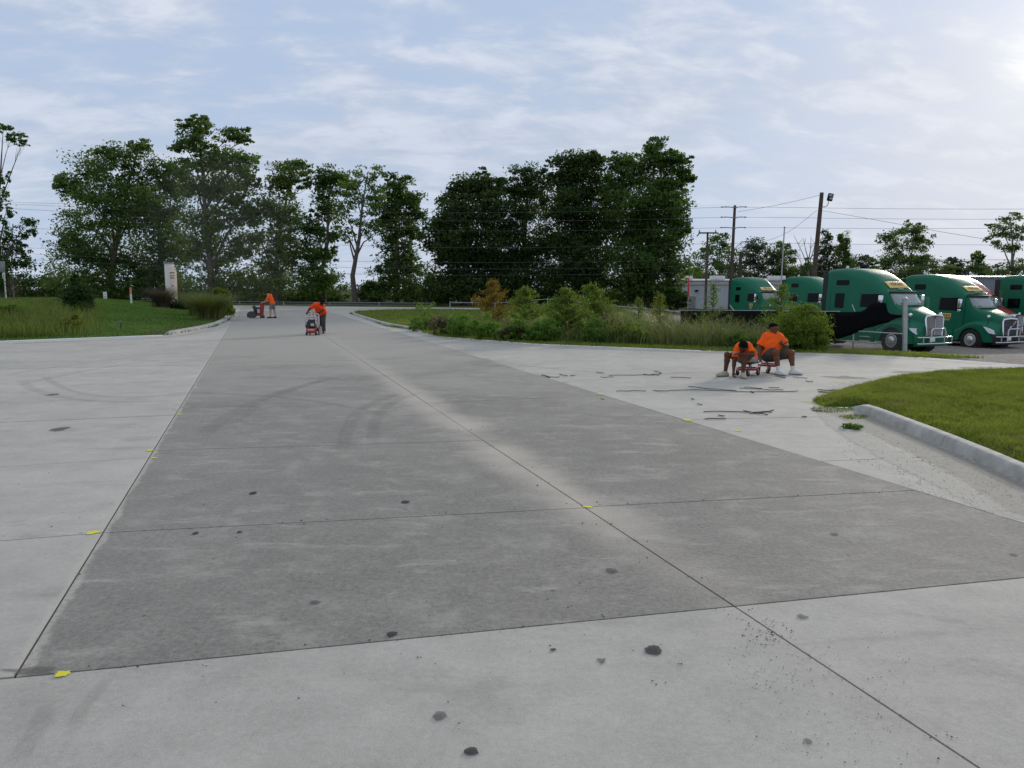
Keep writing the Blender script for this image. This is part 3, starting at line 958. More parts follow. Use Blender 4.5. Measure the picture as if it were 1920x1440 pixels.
# trees far beyond the truck yard
GF = 'far trees beyond the truck yard'
FAR = [('far_tree', 'leafy far tree behind the T-shaped pole', 1345, 140, [(1350, 455, 24, 18), (1330, 480, 26, 22), (1362, 490, 22, 28), (1340, 515, 36, 22)], 2600, .42),
       ('far_tree', 'far bushy tree just right of the pole with three crossarms', 1418, 150, [(1420, 462, 22, 14), (1405, 480, 20, 20), (1432, 485, 22, 24), (1415, 512, 34, 20)], 2600, .42),
       ('far_tree', 'far tree directly behind the thin metal mast', 1468, 150, [(1466, 465, 16, 12), (1475, 485, 22, 20), (1455, 500, 24, 20), (1480, 515, 26, 16)], 2400, .42),
       ('far_tree', 'far narrow tree behind the floodlight pole', 1550, 150, [(1548, 445, 12, 12), (1545, 470, 16, 18), (1552, 495, 20, 20), (1530, 510, 30, 14)], 2200, .42),
       ('far_tree', 'far dark spire-like tree right of the floodlight pole', 1580, 148, [(1580, 448, 12, 14), (1578, 475, 14, 18), (1582, 500, 18, 22)], 1900, .42),
       ('far_tree', 'low far tree behind the roof of the long-nosed green truck', 1615, 152, [(1612, 490, 22, 12), (1600, 508, 30, 16), (1635, 505, 20, 14)], 1700, .42),
       ('far_tree', 'broad open far tree rising between the two big green trucks', 1695, 140, [(1715, 425, 22, 14), (1700, 445, 32, 20), (1670, 450, 22, 20), (1735, 450, 16, 18), (1690, 475, 40, 24), (1665, 495, 26, 20), (1705, 505, 40, 22)], 3400, .42),
       ('far_tree', 'yellowish green rounded far tree behind the second green truck', 1735, 135, [(1735, 495, 32, 14), (1710, 510, 28, 14), (1765, 508, 26, 14)], 2200, .38),
       ('far_tree', 'small dark far tree above the grey metal building', 1832, 145, [(1834, 480, 12, 10), (1828, 498, 14, 14), (1842, 508, 14, 12)], 1200, .42),
       ('far_tree', 'low far tree next to the small dark one above the grey building', 1790, 150, [(1790, 492, 16, 10), (1800, 505, 22, 12), (1780, 508, 18, 12)], 1400, .42),
       ('far_tree', 'tall airy grey-stemmed far tree at the end of the truck row', 1893, 130, [(1895, 410, 22, 12), (1880, 430, 24, 16), (1910, 435, 20, 18), (1870, 450, 18, 14), (1900, 460, 22, 14), (1905, 500, 26, 16), (1870, 505, 26, 14)], 2300, .36)]
for i, (nm, lab, px, Y, lo, n, sz) in enumerate(FAR):
    tree(nm, lab, px, Y, lo, n, sz, M_LEAF[2] if 'yellowish' in lab else M_LEAF[4] if i % 2 else M_LEAF[1], GF, .22 if px != 1893 else .3, M_BARKG if px == 1893 else None, clump=.5, inner=.2, dense=2.6)
HL = ['far hedgerow growth behind the red-topped marker pole', 'far hedgerow growth behind the short thick dark pole', 'far hedgerow growth behind the bare dead tree', 'far hedgerow growth right of the floodlight pole', 'far hedgerow growth behind the roof of the long-nosed truck', 'far hedgerow growth under the yellowish far tree', 'far hedgerow growth behind the grey metal building', 'far hedgerow growth under the tall airy grey-stemmed tree']
for i, (px, cy_, rx, ry) in enumerate(((1300, 515, 30, 18), (1375, 520, 30, 14), (1500, 515, 34, 16), (1570, 518, 34, 12), (1650, 520, 34, 12), (1760, 525, 36, 10), (1860, 520, 34, 10), (1925, 515, 30, 14))):
    Y = 158; ry *= 1.35; x_ = (px - 960) / FPX * Y; base = (x_, Y, float(tz(x_, Y)) - .03)
    shrub('hedgerow_shrub', HL[i], base, px_lobes(Y, [(px, cy_, rx, ry), (px, cy_ + 14, rx * 1.1, ry)], base, .2), 3600, .42, M_LEAF[(1, 4)[i % 2]], 'hedgerow under the far trees', stem_r=.08)
# dead snag
x_ = (1510 - 960) / FPX * 140; bz_ = float(tz(x_, 140))
sn = thing('dead_tree', 'bare dead tree with upswept branches beside the floodlight pole', 'tree', (x_, 140, bz_))
tb = MB().tube([(0, 0, -.1), (.1, 0, 5.0), (-.1, .1, 8.2)], [.25, .2, .13], 7); tb.build('trunk', M_BARKG, sn)
lb = MB()
for a, h0, h1, o_ in ((-1, 6.0, 12.2, 2.6), (1, 6.5, 12.4, 1.4), (-1, 7.5, 11.6, 1.4), (1, 7.8, 10.9, 2.7), (-1, 5.0, 9.0, 2.2), (1, 8.0, 12.0, .4)):
    lb.tube([(0, 0, h0), (a * o_ * .45, random.uniform(-.6, .6), (h0 + h1) / 2 - .3), (a * o_, random.uniform(-1, 1), h1)], [.11, .07, .03], 5)
    for _ in range(3):
        u = random.uniform(.4, .9); e = (a * o_ * u, 0, h0 + (h1 - h0) * u)
        lb.tube([e, (e[0] + random.uniform(-.7, .7), random.uniform(-.5, .5), e[2] + random.uniform(.5, 1.3))], [.04, .015], 4)
lb.build('limbs', M_BARKG, sn)
C, O = crown([((0, 0, 6.0), (1.1, 1.1, 2.0)), ((.2, 0, 4.0), (1.4, 1.4, 2.2))], 1000, .4)
link('ivy', np_mesh('ivy', leaf_quads(C, O, .34), 4), M_LEAF[0], sn)

# ---- planted and wild growth on the verges
L_GRN = leafmat('weed_green', (.055, .13, .015), (.155, .29, .045), .42)
L_YEL = leafmat('weed_yellow', (.09, .14, .015), (.25, .29, .045), .42)
L_CYP = leafmat('cypress_green', (.065, .13, .015), (.19, .28, .042), .4)
L_ORG = leafmat('cypress_bronze', (.11, .085, .012), (.30, .21, .03), .4)
L_RND = leafmat('willow_green', (.055, .11, .008), (.18, .26, .03), .42)
L_JUN = leafmat('juniper', (.018, .050, .010), (.058, .12, .022), .25)
L_BRN = leafmat('dry_brown', (.055, .045, .022), (.14, .115, .06), .3)


def sapling(label, px, Y, ytop, hw, n, leaf, sparse=1.0, ybase=None, z0=.15):
    x_ = (px - 960) / FPX * Y; base = (x_, Y, float(tz(x_, Y)) - .02)
    root = thing('cypress_sapling', label, 'sapling', base)
    H = at(px, ytop, Y)[2] - base[2]; Wd = hw * Y / FPX
    C, O = [], []
    sb = MB()
    nb = 38
    for i in range(nb):
        u = z0 + (1 - z0) * (i + random.random()) / nb
        a = random.uniform(0, 6.28)
        ln = Wd * min(1.0, (1 - u) * 1.55) ** .85 * (.5 + .5 * min(1.0, u / .32)) * random.uniform(.65, 1.12) + .04
        e = Vector((math.cos(a) * ln, math.sin(a) * ln, u * H + ln * .38)); s0 = Vector((0, 0, u * H - .08 * H * (1 - u)))
        sb.tube([s0, (s0 + e) / 2 + Vector((0, 0, .05)), e], [.014, .009, .003], 4)
        m_ = int(n / nb * (.4 + ln / Wd))
        q = RNG.uniform(.15, 1.05, (m_, 1))
        p_ = np.array(s0) + (np.array(e) - np.array(s0)) * q + RNG.normal(size=(m_, 3)) * np.array([.10, .10, .055]) * (.35 + .65 * q) * sparse * Wd * 1.0
        C.append(p_); O.append(np.tile(np.array([math.cos(a), math.sin(a), .3]), (m_, 1)))
    top = RNG.normal(size=(int(n * .06), 3)) * np.array([.10 * Wd, .10 * Wd, .06 * H]) + np.array([0, 0, H * .95]); C.append(top); O.append(np.tile([0, 0, 1.0], (len(top), 1)))
    C, O = np.concatenate(C), np.concatenate(O)
    k = C[:, 2] > .03
    link('foliage', np_mesh('foliage', leaf_quads(C[k], O[k], .085, .42, .3), 4), leaf, root)
    MB().tube([(0, 0, -.03), (.02, .01, H * .5), (0, 0, H * .98)], [.035, .022, .006], 6).build('trunk', M_BARK, root)
    sb.build('twigs', M_BARK, root)
    return root


sapling('bronze-orange cypress sapling standing above the green weeds', 925, 36, 528, 42, 5200, L_ORG)
sapling('olive cypress sapling right beside the bronze one', 985, 34, 541, 40, 5200, L_CYP)
sapling('wide bright green cypress sapling on a short dark trunk', 1060, 27.5, 545, 54, 8200, L_CYP, z0=.22)
sapling('tall cypress sapling just behind the wide bright green one', 1108, 32, 537, 50, 7000, L_CYP)
sapling('small sparse cypress sapling near the pipe fence', 1196, 40, 560, 20, 800, L_CYP, 1.0)
sapling('yellowish cypress sapling in front of the pipe fence', 1236, 37, 553, 32, 1500, L_ORG if False else L_YEL, 1.1, z0=.35)
sapling('loose cypress sapling in front of the T-shaped pole', 1335, 34, 533, 36, 1500, L_YEL if False else L_CYP, 1.25, z0=.3)
sapling('loose spreading cypress sapling hiding the front of a green truck', 1462, 29, 536, 46, 2300, L_CYP, 1.2, z0=.3)

e_ = ground_at(1520, 660)
shrub('round_shrub', 'big rounded yellow-green willowy shrub by the chain-link fence', (e_[0], e_[1] + .75, e_[2] - .03),
      [((0, 0, .80), (.75, .7, .62)), ((-.4, -.1, .55), (.5, .5, .5)), ((.42, 0, .62), (.42, .5, .55)), ((0, -.2, .4), (.85, .6, .42)), ((.15, 0, 1.2), (.35, .35, .2))], 13000, .095, L_RND, narrow=.28, droop=.5, stem_r=.02)

GWD = 'wild weeds along the pavement edge'
for i, (px, py, hw, h, n, lf, lab) in enumerate(((785, 622, 22, 36, 1500, L_GRN, 'leafy weed clump at the end of the kerb'), (795, 612, 18, 52, 1200, L_GRN, 'taller pointed weed behind the kerb end'),
                                                 (830, 630, 26, 44, 1900, L_BRN, 'brownish weed clump next to the kerb end weeds'), (868, 634, 30, 48, 2600, L_GRN, 'broad fresh green weed mound below the bronze sapling'),
                                                 (905, 638, 28, 52, 2400, L_GRN, 'fresh green weed mound directly under the bronze sapling'), (940, 640, 20, 34, 1300, L_GRN, 'low weed clump right of the green mounds'), (960, 641, 26, 40, 1700, L_BRN, 'dull brown weed clump between the saplings'),
                                                 (1005, 643, 22, 42, 1500, L_GRN, 'dark green weed under the olive sapling'), (1150, 642, 34, 56, 2400, L_BRN, 'dense brownish green bush left of the reeds'), (1105, 640, 26, 40, 1500, L_CYP, 'weed clump behind the wide sapling'), (1030, 643, 30, 46, 2600, L_GRN, 'bright weed mound between the olive and the wide sapling'), (1125, 645, 30, 50, 2600, L_GRN, 'bright green weed mound before the brownish bush'), (975, 641, 28, 44, 2300, L_GRN, 'rounded green weed mound beneath the olive sapling'), (850, 628, 30, 46, 2300, L_GRN, 'rounded green weed between the brownish clump and the broad mound'), (1190, 647, 30, 46, 2000, L_CYP, 'yellowish green weed mound at the start of the reeds'), (1400, 655, 26, 40, 1500, L_GRN, 'green weed among the reeds behind the hunched person'))):
    e_ = ground_at(px, py); k = e_[1] / FPX
    shrub('weed_clump', lab, (e_[0], e_[1] + .5, e_[2] - .03),
          [((0, 0, h * k * .55), (hw * k, hw * k, h * k * .42)), ((-hw * k * .5, 0, h * k * .35), (hw * k * .7, hw * k * .7, h * k * .4)), ((hw * k * .5, 0, h * k * .3), (hw * k * .7, hw * k * .7, h * k * .38))],
          n, .10, lf, GWD, 'weed', narrow=.36, stem_r=.012)

# left lawn: juniper, small bushes, plants round the sign
e_ = ground_at(147, 588); k = e_[1] / FPX
shrub('juniper_bush', 'dark green cone-shaped juniper bush on the lawn', (e_[0], e_[1], e_[2] - .03),
      [((0, 0, 24 * k), (29 * k, 27 * k, 22 * k)), ((2 * k, 0, 44 * k), (20 * k, 20 * k, 18 * k)), ((-2 * k, 0, 62 * k), (10 * k, 10 * k, 14 * k)), ((-14 * k, 0, 38 * k), (13 * k, 13 * k, 16 * k)), ((14 * k, 0, 34 * k), (14 * k, 14 * k, 18 * k))],
      9000, .13, L_JUN, cat='bush', narrow=.3, stem_r=.05)
for px, py, hw, h, lab in ((137, 622, 17, 34, 'small bright yellow-green bush at the edge of the tall grass'), (18, 594, 20, 26, 'bright green bush rising behind the tall grass'), (8, 626, 14, 20, 'low yellow bush in front of the tall grass')):
    e_ = ground_at(px, py); k = e_[1] / FPX
    shrub('small_bush', lab, (e_[0], e_[1], e_[2] - .02), [((0, 0, h * k * .5), (hw * k, hw * k, h * k * .42)), ((hw * k * .3, 0, h * k * .75), (hw * k * .5, hw * k * .5, h * k * .28))], 2000, .10, L_YEL if px != 18 else L_GRN, cat='bush', stem_r=.015)
e_ = onY(342, 60); k = e_[1] / FPX
shrub('dark_shrub', 'low dark green shrub at the foot of the monument sign', (e_[0], e_[1], e_[2] - .02), [((-12 * k, 0, 10 * k), (22 * k, 15 * k, 13 * k)), ((8 * k, 0, 8 * k), (26 * k, 15 * k, 10 * k)), ((30 * k, 0, 8 * k), (18 * k, 12 * k, 9 * k))], 3800, .14, L_JUN, stem_r=.02)
e_ = onY(420, 50); k = e_[1] / FPX
shrub('leafy_shrub', 'fresh green leafy shrub rising behind the fountain grass', (e_[0], e_[1], e_[2] - .02), [((0, 0, 32 * k), (14 * k, 12 * k, 20 * k)), ((-4 * k, 0, 46 * k), (9 * k, 9 * k, 11 * k)), ((6 * k, 0, 16 * k), (13 * k, 12 * k, 16 * k))], 4200, .20, L_YEL, narrow=.6, stem_r=.02)
e_ = onY(32, 58); k = e_[1] / FPX
bs = thing('bare_sapling', 'thin bare-twigged sapling in a ring of mulch beside the road sign', 'sapling', (e_[0], e_[1], e_[2] - .02))
sb = MB().tube([(0, 0, 0), (.02, 0, 1.0), (0, 0, 50 * k)], [.05, .035, .008], 6); sb.build('trunk', M_BARKG, bs)
sb = MB()
for i in range(26):
    a = random.uniform(0, 6.28); u = random.uniform(.15, .9); ln = random.uniform(6, 14) * k
    sb.tube([(0, 0, u * 46 * k), (math.cos(a) * ln * .5, math.sin(a) * ln * .5, u * 46 * k + ln * .45), (math.cos(a) * ln, math.sin(a) * ln, u * 46 * k + ln * .95)], [.016, .012, .006], 4)
sb.build('twigs', M_BARKG, bs)
C, O = crown([((0, 0, 24 * k), (12 * k, 12 * k, 22 * k))], 500, .5); link('foliage', np_mesh('foliage', leaf_quads(C, O, .13, .4), 4), L_BRN, bs)
MB().lathe([(14 * k * .6, -.02), (13 * k * .5, .06), (6 * k * .4, .12), (.05, .13)], n=14).build('mulch_ring', mat('mulch', (.10, .055, .03), .95, var=.4, scale=12), bs)

# ---- grasses (nobody could count the blades)
def blades(P0, h, wd, lean, seg=1, radial=False):
    """P0 (N,3); h (N,), returns triangles (seg=1) or ribbons of quads"""
    N = len(P0); a = RNG.uniform(0, 2 * np.pi, N)
    if radial: a = np.arctan2(P0[:, 1], P0[:, 0]) + RNG.normal(0, .5, N)
    dr = np.stack([np.cos(a), np.sin(a), np.zeros(N)], 1); sd = np.stack([-np.sin(a + RNG.normal(0, .6, N)), np.cos(a), np.zeros(N)], 1)
    ln = (lean * RNG.uniform(.2, 1.3, N) * h)[:, None]
    if seg == 1:
        V = np.empty((N, 3, 3)); V[:, 0] = P0 - sd * wd / 2; V[:, 1] = P0 + sd * wd / 2; V[:, 2] = P0 + dr * ln + np.array([0, 0, 1.0]) * h[:, None]
        return V, 3
    out = []
    prev = None
    for k in range(seg + 1):
        u = k / seg
        c = P0 + dr * ln * u ** 2.2 + np.array([0, 0, 1.0]) * (h * (u - .26 * lean * u ** 3))[:, None]
        w_ = wd * (1 - .92 * u ** 1.6)
        l_, r_ = c - sd * w_ / 2, c + sd * w_ / 2
        if prev is not None: out.append(np.stack([prev[0], prev[1], r_, l_], 1))
        prev = (l_, r_)
    return np.stack(out, 1).reshape(-1, 4, 3), 4


def scatter(n, x0, x1, y0, y1, test):
    X, Y = [], []
    got = 0
    while got < n:
        x = RNG.uniform(x0, x1, n * 2); y = RNG.uniform(y0, y1, n * 2); k = test(x, y) & (~pip(x, y, PAV) | (pdist(x, y, PAV) < RNG.uniform(0, .07, len(x)) ** 1.0))
        X.append(x[k]); Y.append(y[k]); got += k.sum()
        if k.sum() == 0: break
    x, y = np.concatenate(X)[:n], np.concatenate(Y)[:n]
    return np.stack([x, y, tz(x, y) - .004], 1)


G_LAWN = leafmat('lawn_blade', (.060, .105, .016), (.26, .315, .05), .4, .35, patch_scale=1.3, bare=(.24, .20, .085))
G_LAWN2 = leafmat('mown_blade', (.050, .115, .016), (.13, .235, .035), .35, .2, patch_scale=.25)
G_REED = leafmat('reed_blade', (.040, .068, .016), (.19, .22, .075), .35, .15, patch_scale=.5)
G_REEDL = leafmat('tall_grass_blade', (.065, .11, .02), (.20, .25, .055), .35, .15, patch_scale=.5)
G_DRY = leafmat('fountain_grass_blade', (.075, .105, .026), (.22, .245, .075), .3, .1)


def bear(x, y): return 960 + FPX * x / np.maximum(y, .1)


isl = lambda x, y: ~((pip(x, y, PAV) | (pdist(x, y, PAV) < .19)) & (y < 11.95)) & (y < 17.0 + .13 * (x - 11)) & (bear(x, y) < 2060) & (x > 4.3) & (y > 4)
P0 = scatter(170000, 4.5, 17, 5.5, 18, isl)
tuft = np.clip(1 + .55 * np.sin(P0[:, 0] * 3.1 + 1.3 * np.sin(P0[:, 1] * 2.3)) * np.sin(P0[:, 1] * 2.7 + P0[:, 0]), .45, 1.6)
V, n_ = blades(P0, RNG.uniform(.015, .060, len(P0)) * tuft, .011, .9)
T0 = scatter(3200, 4.5, 17, 5.5, 18, isl)
T0 = np.repeat(T0, 11, 0); T0[:, :2] += RNG.normal(0, .022, (len(T0), 2))
V2, _n = blades(T0, np.repeat(RNG.uniform(.035, .10, 3200), 11) * RNG.uniform(.6, 1.1, len(T0)), .012, .9)
V = np.concatenate([V, V2])
o = link('lawn_grass', np_mesh('lawn_grass', V, n_), G_LAWN); tag(o, 'short lush grass inside the curved concrete kerb', 'grass', kind='stuff')
lw = lambda x, y: (x * RT[0] + y * RT[1] < 1.0) & (y < 95) & (bear(x, y) > -80) & (bear(x, y) < 470) & ((x - BL0[0]) * BN[0] + (y - BL0[1]) * BN[1] < -9)
P0 = scatter(75000, -60, -8, 24, 90, lw)
V, n_ = blades(P0, RNG.uniform(.04, .12, len(P0)), .05, .8)
o = link('mown_grass', np_mesh('mown_grass', V, n_), G_LAWN2); tag(o, 'mown green lawn sloping up towards the monument sign', 'grass', kind='stuff')
vg = lambda x, y: (pdist(x, y, PAV) < 1.3) & (y > 20.5) & (x * RT[0] + y * RT[1] > 3)
P0 = scatter(26000, -6, 14, 20, 42, vg)
V, n_ = blades(P0, RNG.uniform(.03, .11, len(P0)), .025, .7)
o = link('verge_grass', np_mesh('verge_grass', V, n_), G_LAWN); tag(o, 'narrow strip of trodden grass along the concrete edge before the reeds', 'grass', kind='stuff')
ib = lambda x, y: (x * RT[0] + y * RT[1] > 4) & (bear(x, y) > 640) & (bear(x, y) < 1330) & (y > 30)
P0 = scatter(30000, -14, 14, 30, 74, ib)
V, n_ = blades(P0, RNG.uniform(.05, .14, len(P0)), .05, .8)
o = link('island_grass', np_mesh('island_grass', V, n_), G_LAWN); tag(o, 'green grass behind the weeds and saplings up to the pipe fence', 'grass', kind='stuff')
rd = lambda x, y: (pdist(x, y, PAV) > .9) & (pdist(x, y, PAV) < 8) & (bear(x, y) > 1135) & (bear(x, y) < 1500) & (y > 22) & (y < 36)
P0 = scatter(7500, 2, 14, 22, 36, rd)
P0[:, 2] -= .02
hm_ = .55 + .75 * np.clip(.5 + .5 * np.sin(P0[:, 0] * 2.1 + 1.7 * np.sin(P0[:, 1] * 1.3)) * np.sin(P0[:, 1] * 1.9 + P0[:, 0] * .7), 0, 1)
V, n_ = blades(P0, RNG.uniform(.45, 1.25, len(P0)) * hm_, .024, RNG.choice([.35, .6, 1.0, 1.3], len(P0)), 4)
o = link('reed_bed', np_mesh('reed_bed', V, n_), G_REED); tag(o, 'bed of tall grey-green reeds behind the seated workers', 'reeds', kind='stuff')
rw = lambda x, y: (pdist(x, y, PAV) > .8) & (pdist(x, y, PAV) < 5) & (bear(x, y) > 770) & (bear(x, y) < 1140) & (y > 22) & (y < 40)
P0 = scatter(5200, -6, 6, 22, 40, rw)
V, n_ = blades(P0, RNG.uniform(.3, .8, len(P0)), .022, .5, 3)
o = link('rough_grass', np_mesh('rough_grass', V, n_), G_REED); tag(o, 'rough uncut grass between the cypress saplings', 'grass', kind='stuff')
rl = lambda x, y: (pdist(x, y, PAV) > 1.0) & (pdist(x, y, PAV) < 9) & (bear(x, y) > -60) & (bear(x, y) < 70 + 130 * RNG.uniform(0, 1, np.shape(x)) ** 1.5) & (x < -8) & (y < 44)
P0 = scatter(7000, -34, -8, 24, 46, rl)
V, n_ = blades(P0, RNG.uniform(.25, .75, len(P0)), .03, .5, 3)
o = link('tall_grass', np_mesh('tall_grass', V, n_), G_REEDL); tag(o, 'patch of tall pale grass along the edge of the lawn', 'grass', kind='stuff')


def fountain(label, px, py, hw, h, n, material):
    e_ = onY(px, py); k = e_[1] / FPX
    root = thing('fountain_grass', label, 'ornamental grass', (e_[0], e_[1], e_[2] - .02))
    P0 = np.zeros((n, 3)); P0[:, :2] = RNG.normal(size=(n, 2)) * hw * k * .2
    V, q = blades(P0, RNG.uniform(.55, 1.05, n) * h * k, .03, .85, 4, True)
    link('blades', np_mesh('blades', V, q), material, root)
    MB().lathe([(hw * k * .5, -.02), (hw * k * .45, .1), (hw * k * .2, .2)], n=10).build('crown_base', M_BARK, root)
    return root


fountain('large fountain grass clump at the kerb corner of the lawn', 396, 45, 40, 64, 1900, G_DRY)
fountain('second fountain grass clump close behind the large one', 376, 50, 34, 62, 1300, G_DRY)
fountain('purplish fountain grass left of the monument sign', 308, 59, 28, 52, 900, leafmat('purple_grass', (.04, .035, .025), (.11, .085, .065), .3))
e_ = g(1597, 804)
wd_ = thing('pavement_weed', 'small green weed growing in the dirt beside the kerb', 'weed', (e_[0], e_[1], 0))
C, O = crown([((0, 0, .035), (.17, .10, .035))], 420, .4); C[:, 2] = np.maximum(C[:, 2], .008)
link('foliage', np_mesh('foliage', leaf_quads(C, O, .045, .45), 4), L_GRN, wd_)
sb = MB()
for i in range(7):
    a = random.uniform(0, 6.28); sb.tube([(0, 0, 0), (math.cos(a) * .08, math.sin(a) * .05, .03), (math.cos(a) * .15, math.sin(a) * .09, .035)], [.005, .004, .002], 4)
sb.build('stem', L_GRN, wd_)
# sparse creeping grass at the tip of the grass island
P0 = []
for (px, py, rx, ry, n) in ((1560, 768, 40, 6, 500), (1600, 782, 26, 4, 260), (1548, 752, 22, 9, 700), (1640, 775, 10, 3, 60)):
    for _ in range(n):
        a, r_ = random.uniform(0, 6.28), math.sqrt(random.random())
        q = g(px + math.cos(a) * r_ * rx, py + math.sin(a) * r_ * ry); P0.append((q[0], q[1], 0))
P0 = np.array(P0)
V, n_ = blades(P0, RNG.uniform(.01, .04, len(P0)), .014, 1.2)
o = link('creeping_grass', np_mesh('creeping_grass', V, n_), G_LAWN); tag(o, 'thin grass creeping over the dirt at the tip of the kerb', 'grass', kind='stuff')

# ================================================================== BUILDINGS, POLES, WIRES, FENCES, SIGNS
M_WOOD = mat('pole_wood', (.085, .062, .045), .9, var=.3, scale=2, bump=.5, bscale=20)
M_WOODL = mat('pole_wood_pale', (.17, .135, .10), .9, var=.3, scale=2, bump=.5, bscale=20)
M_GALV = mat('galvanised', (.42, .43, .43), .45, .75, var=.15, scale=6)
M_STEEL = mat('dull_steel', (.28, .285, .28), .6, .4, var=.2, scale=6)
M_WIRE = mat('wire', (.10, .10, .105), .6, .3, var=.05)
M_BLACK = mat('black_plastic', (.010, .010, .011), .6, var=.2, spec=.25)
M_WHITEP = mat('white_paint', (.72, .71, .68), .5, var=.06)
M_SIDING = mat('white_siding', (.50, .525, .55), .5, .1, var=.10, scale=.7)
M_FASCIA = mat('cream_fascia', (.60, .56, .50), .6, var=.08, scale=1)
M_GREYSD = mat('grey_siding', (.27, .285, .30), .5, .2, var=.10, scale=.7)
M_ROOF = mat('roof_metal', (.45, .45, .44), .5, .3, var=.1)


def text_mesh(body, size, material, name, parent, M, bold=.0, extrude=.0, fit=None):
    cu = bpy.data.curves.new(name, 'FONT'); cu.body = body; cu.size = size; cu.align_x = 'CENTER'; cu.align_y = 'CENTER'; cu.offset = bold; cu.extrude = extrude
    cu.resolution_u = 3
    tmp = bpy.data.objects.new('tmp', cu); COL.objects.link(tmp)
    dg = bpy.context.evaluated_depsgraph_get()
    me = bpy.data.meshes.new_from_object(tmp.evaluated_get(dg))
    bpy.data.objects.remove(tmp, do_unlink=True)
    co = np.empty(len(me.vertices) * 3, np.float32); me.vertices.foreach_get('co', co); co = co.reshape(-1, 3)
    if fit:
        mn, mx = co.min(0), co.max(0)
        co[:, 0] = (co[:, 0] - (mn[0] + mx[0]) / 2) * fit[0] / (mx[0] - mn[0]); co[:, 1] = (co[:, 1] - (mn[1] + mx[1]) / 2) * fit[1] / (mx[1] - mn[1])
    out = np.array([M(Vector(c)) for c in co.astype(float)], np.float32)
    me.vertices.foreach_set('co', out.ravel()); me.name = name; me.update()
    return link(name, me, material, parent)


def warehouse(name, label, x0, x1, Y, ztop, depth, wall, fascia, pitch=.3):
    z0 = -1.25; xm = (x0 + x1) / 2
    root = thing(name, label, 'building', (xm, Y + depth / 2, z0))
    H = ztop - z0; hw, hd = (x1 - x0) / 2, depth / 2
    mb = MB()
    for sx, ax in (((-hw, -hd, hw, -hd), 0), ((hw, -hd, hw, hd), 1), ((hw, hd, -hw, hd), 0), ((-hw, hd, -hw, -hd), 1)):
        L = math.hypot(sx[2] - sx[0], sx[3] - sx[1]); n = int(L / .30); u = ((sx[2] - sx[0]) / L, (sx[3] - sx[1]) / L); nn = (u[1], -u[0])
        vs, fs = [], []
        prof = ((0, 0), (.18, 0), (.205, .035), (.275, .035))
        for i in range(n):
            for a, o_ in prof:
                s_ = L * i / n + a * (L / n) / .30
                for z_ in (0, H - .02): vs.append((sx[0] + u[0] * s_ + nn[0] * o_, sx[1] + u[1] * s_ + nn[1] * o_, z_))
        for z_ in (0, H - .02): vs.append((sx[2], sx[3], z_))
        for i in range(len(vs) // 2 - 1): fs.append((2 * i, 2 * i + 2, 2 * i + 3, 2 * i + 1))
        mb.add(vs, fs)
    mb.build('wall', wall, root, smooth=False)
    rb = MB(); e = .35
    rb.add([(-hw - e, -hd - e, H), (hw + e, -hd - e, H), (hw + e, 0, H + pitch), (-hw - e, 0, H + pitch), (-hw - e, hd + e, H), (hw + e, hd + e, H)], [(0, 1, 2, 3), (3, 2, 5, 4), (0, 3, 4), (1, 5, 2), (0, 4, 5, 1)])
    rf = rb.build('roof', M_ROOF, root, smooth=False)
    if fascia:
        fb = MB().box((0, -hd - .10, H - .27), (2 * hw + .5, .12, .5)).box((-hw - .2, 0, H - .27), (.12, 2 * hd - .02, .5)).box((hw + .2, 0, H - .27), (.12, 2 * hd - .02, .5))
        fb.build('fascia', fascia, root, smooth=False)
    return root, H, hw, hd, rf


WY = 100
wh, H, hw, hd, rf = warehouse('warehouse', 'long low white metal warehouse behind the green trucks', at(1278, 530, WY)[0], at(1522, 530, WY)[0], WY, at(1300, 526, WY)[2], 14, M_SIDING, M_FASCIA)
for px0, px1 in ((1330, 1354), (1438, 1466), (1281, 1294)):
    xa, xb = at(px0, 520, WY + 3)[0] - wh.location.x, at(px1, 520, WY + 3)[0] - wh.location.x
    MB().bevbox(((xa + xb) / 2, -hd + 2.2, H + .36), (xb - xa, 1.4, .55), .06).build('roof_vent', M_WHITEP, rf)
lx = at(1306, 545, WY)[0] - wh.location.x; lz = at(1306, 545, WY)[2] - wh.location.z
MB().bevbox((lx, -hd - .16, lz), (.42, .25, .22), .04).build('wall_lamp', M_BLACK, wh)
dx_ = at(1284, 560, WY)[0] - wh.location.x + .9
dr = MB().box((dx_, -hd - .05, 1.05), (1.0, .06, 2.1)).build('door', M_STEEL, wh, smooth=False)
MB().ball((dx_ + .38, -hd - .12, 1.05), .05, 8, 5).build('handle', M_GALV, dr)
for k in range(3):
    wx = at(1395 + 35 * k, 560, WY)[0] - wh.location.x
    wn = MB().box((wx, -hd - .04, 1.9), (1.3, .05, .9)).build('window', M_BLACK, wh, smooth=False)
    MB().box((wx, -hd - .06, 2.38), (1.42, .08, .07)).box((wx, -hd - .06, 1.42), (1.42, .08, .07)).box((wx - .68, -hd - .06, 1.9), (.06, .08, .89)).box((wx + .68, -hd - .06, 1.9), (.06, .08, .89)).build('frame', M_WHITEP, wn, smooth=False)
gb, H2, hw2, hd2, rf2 = warehouse('metal_building', 'grey ribbed metal building behind the red truck', at(1822, 530, 92)[0], 92, 92, at(1860, 519, 92)[2], 16, M_GREYSD, None, .25)
MB().bevbox((-hw2 + .9, -hd2 - .12, 1.6), (1.2, .12, 3.1), .03).build('door', M_WHITEP, gb)


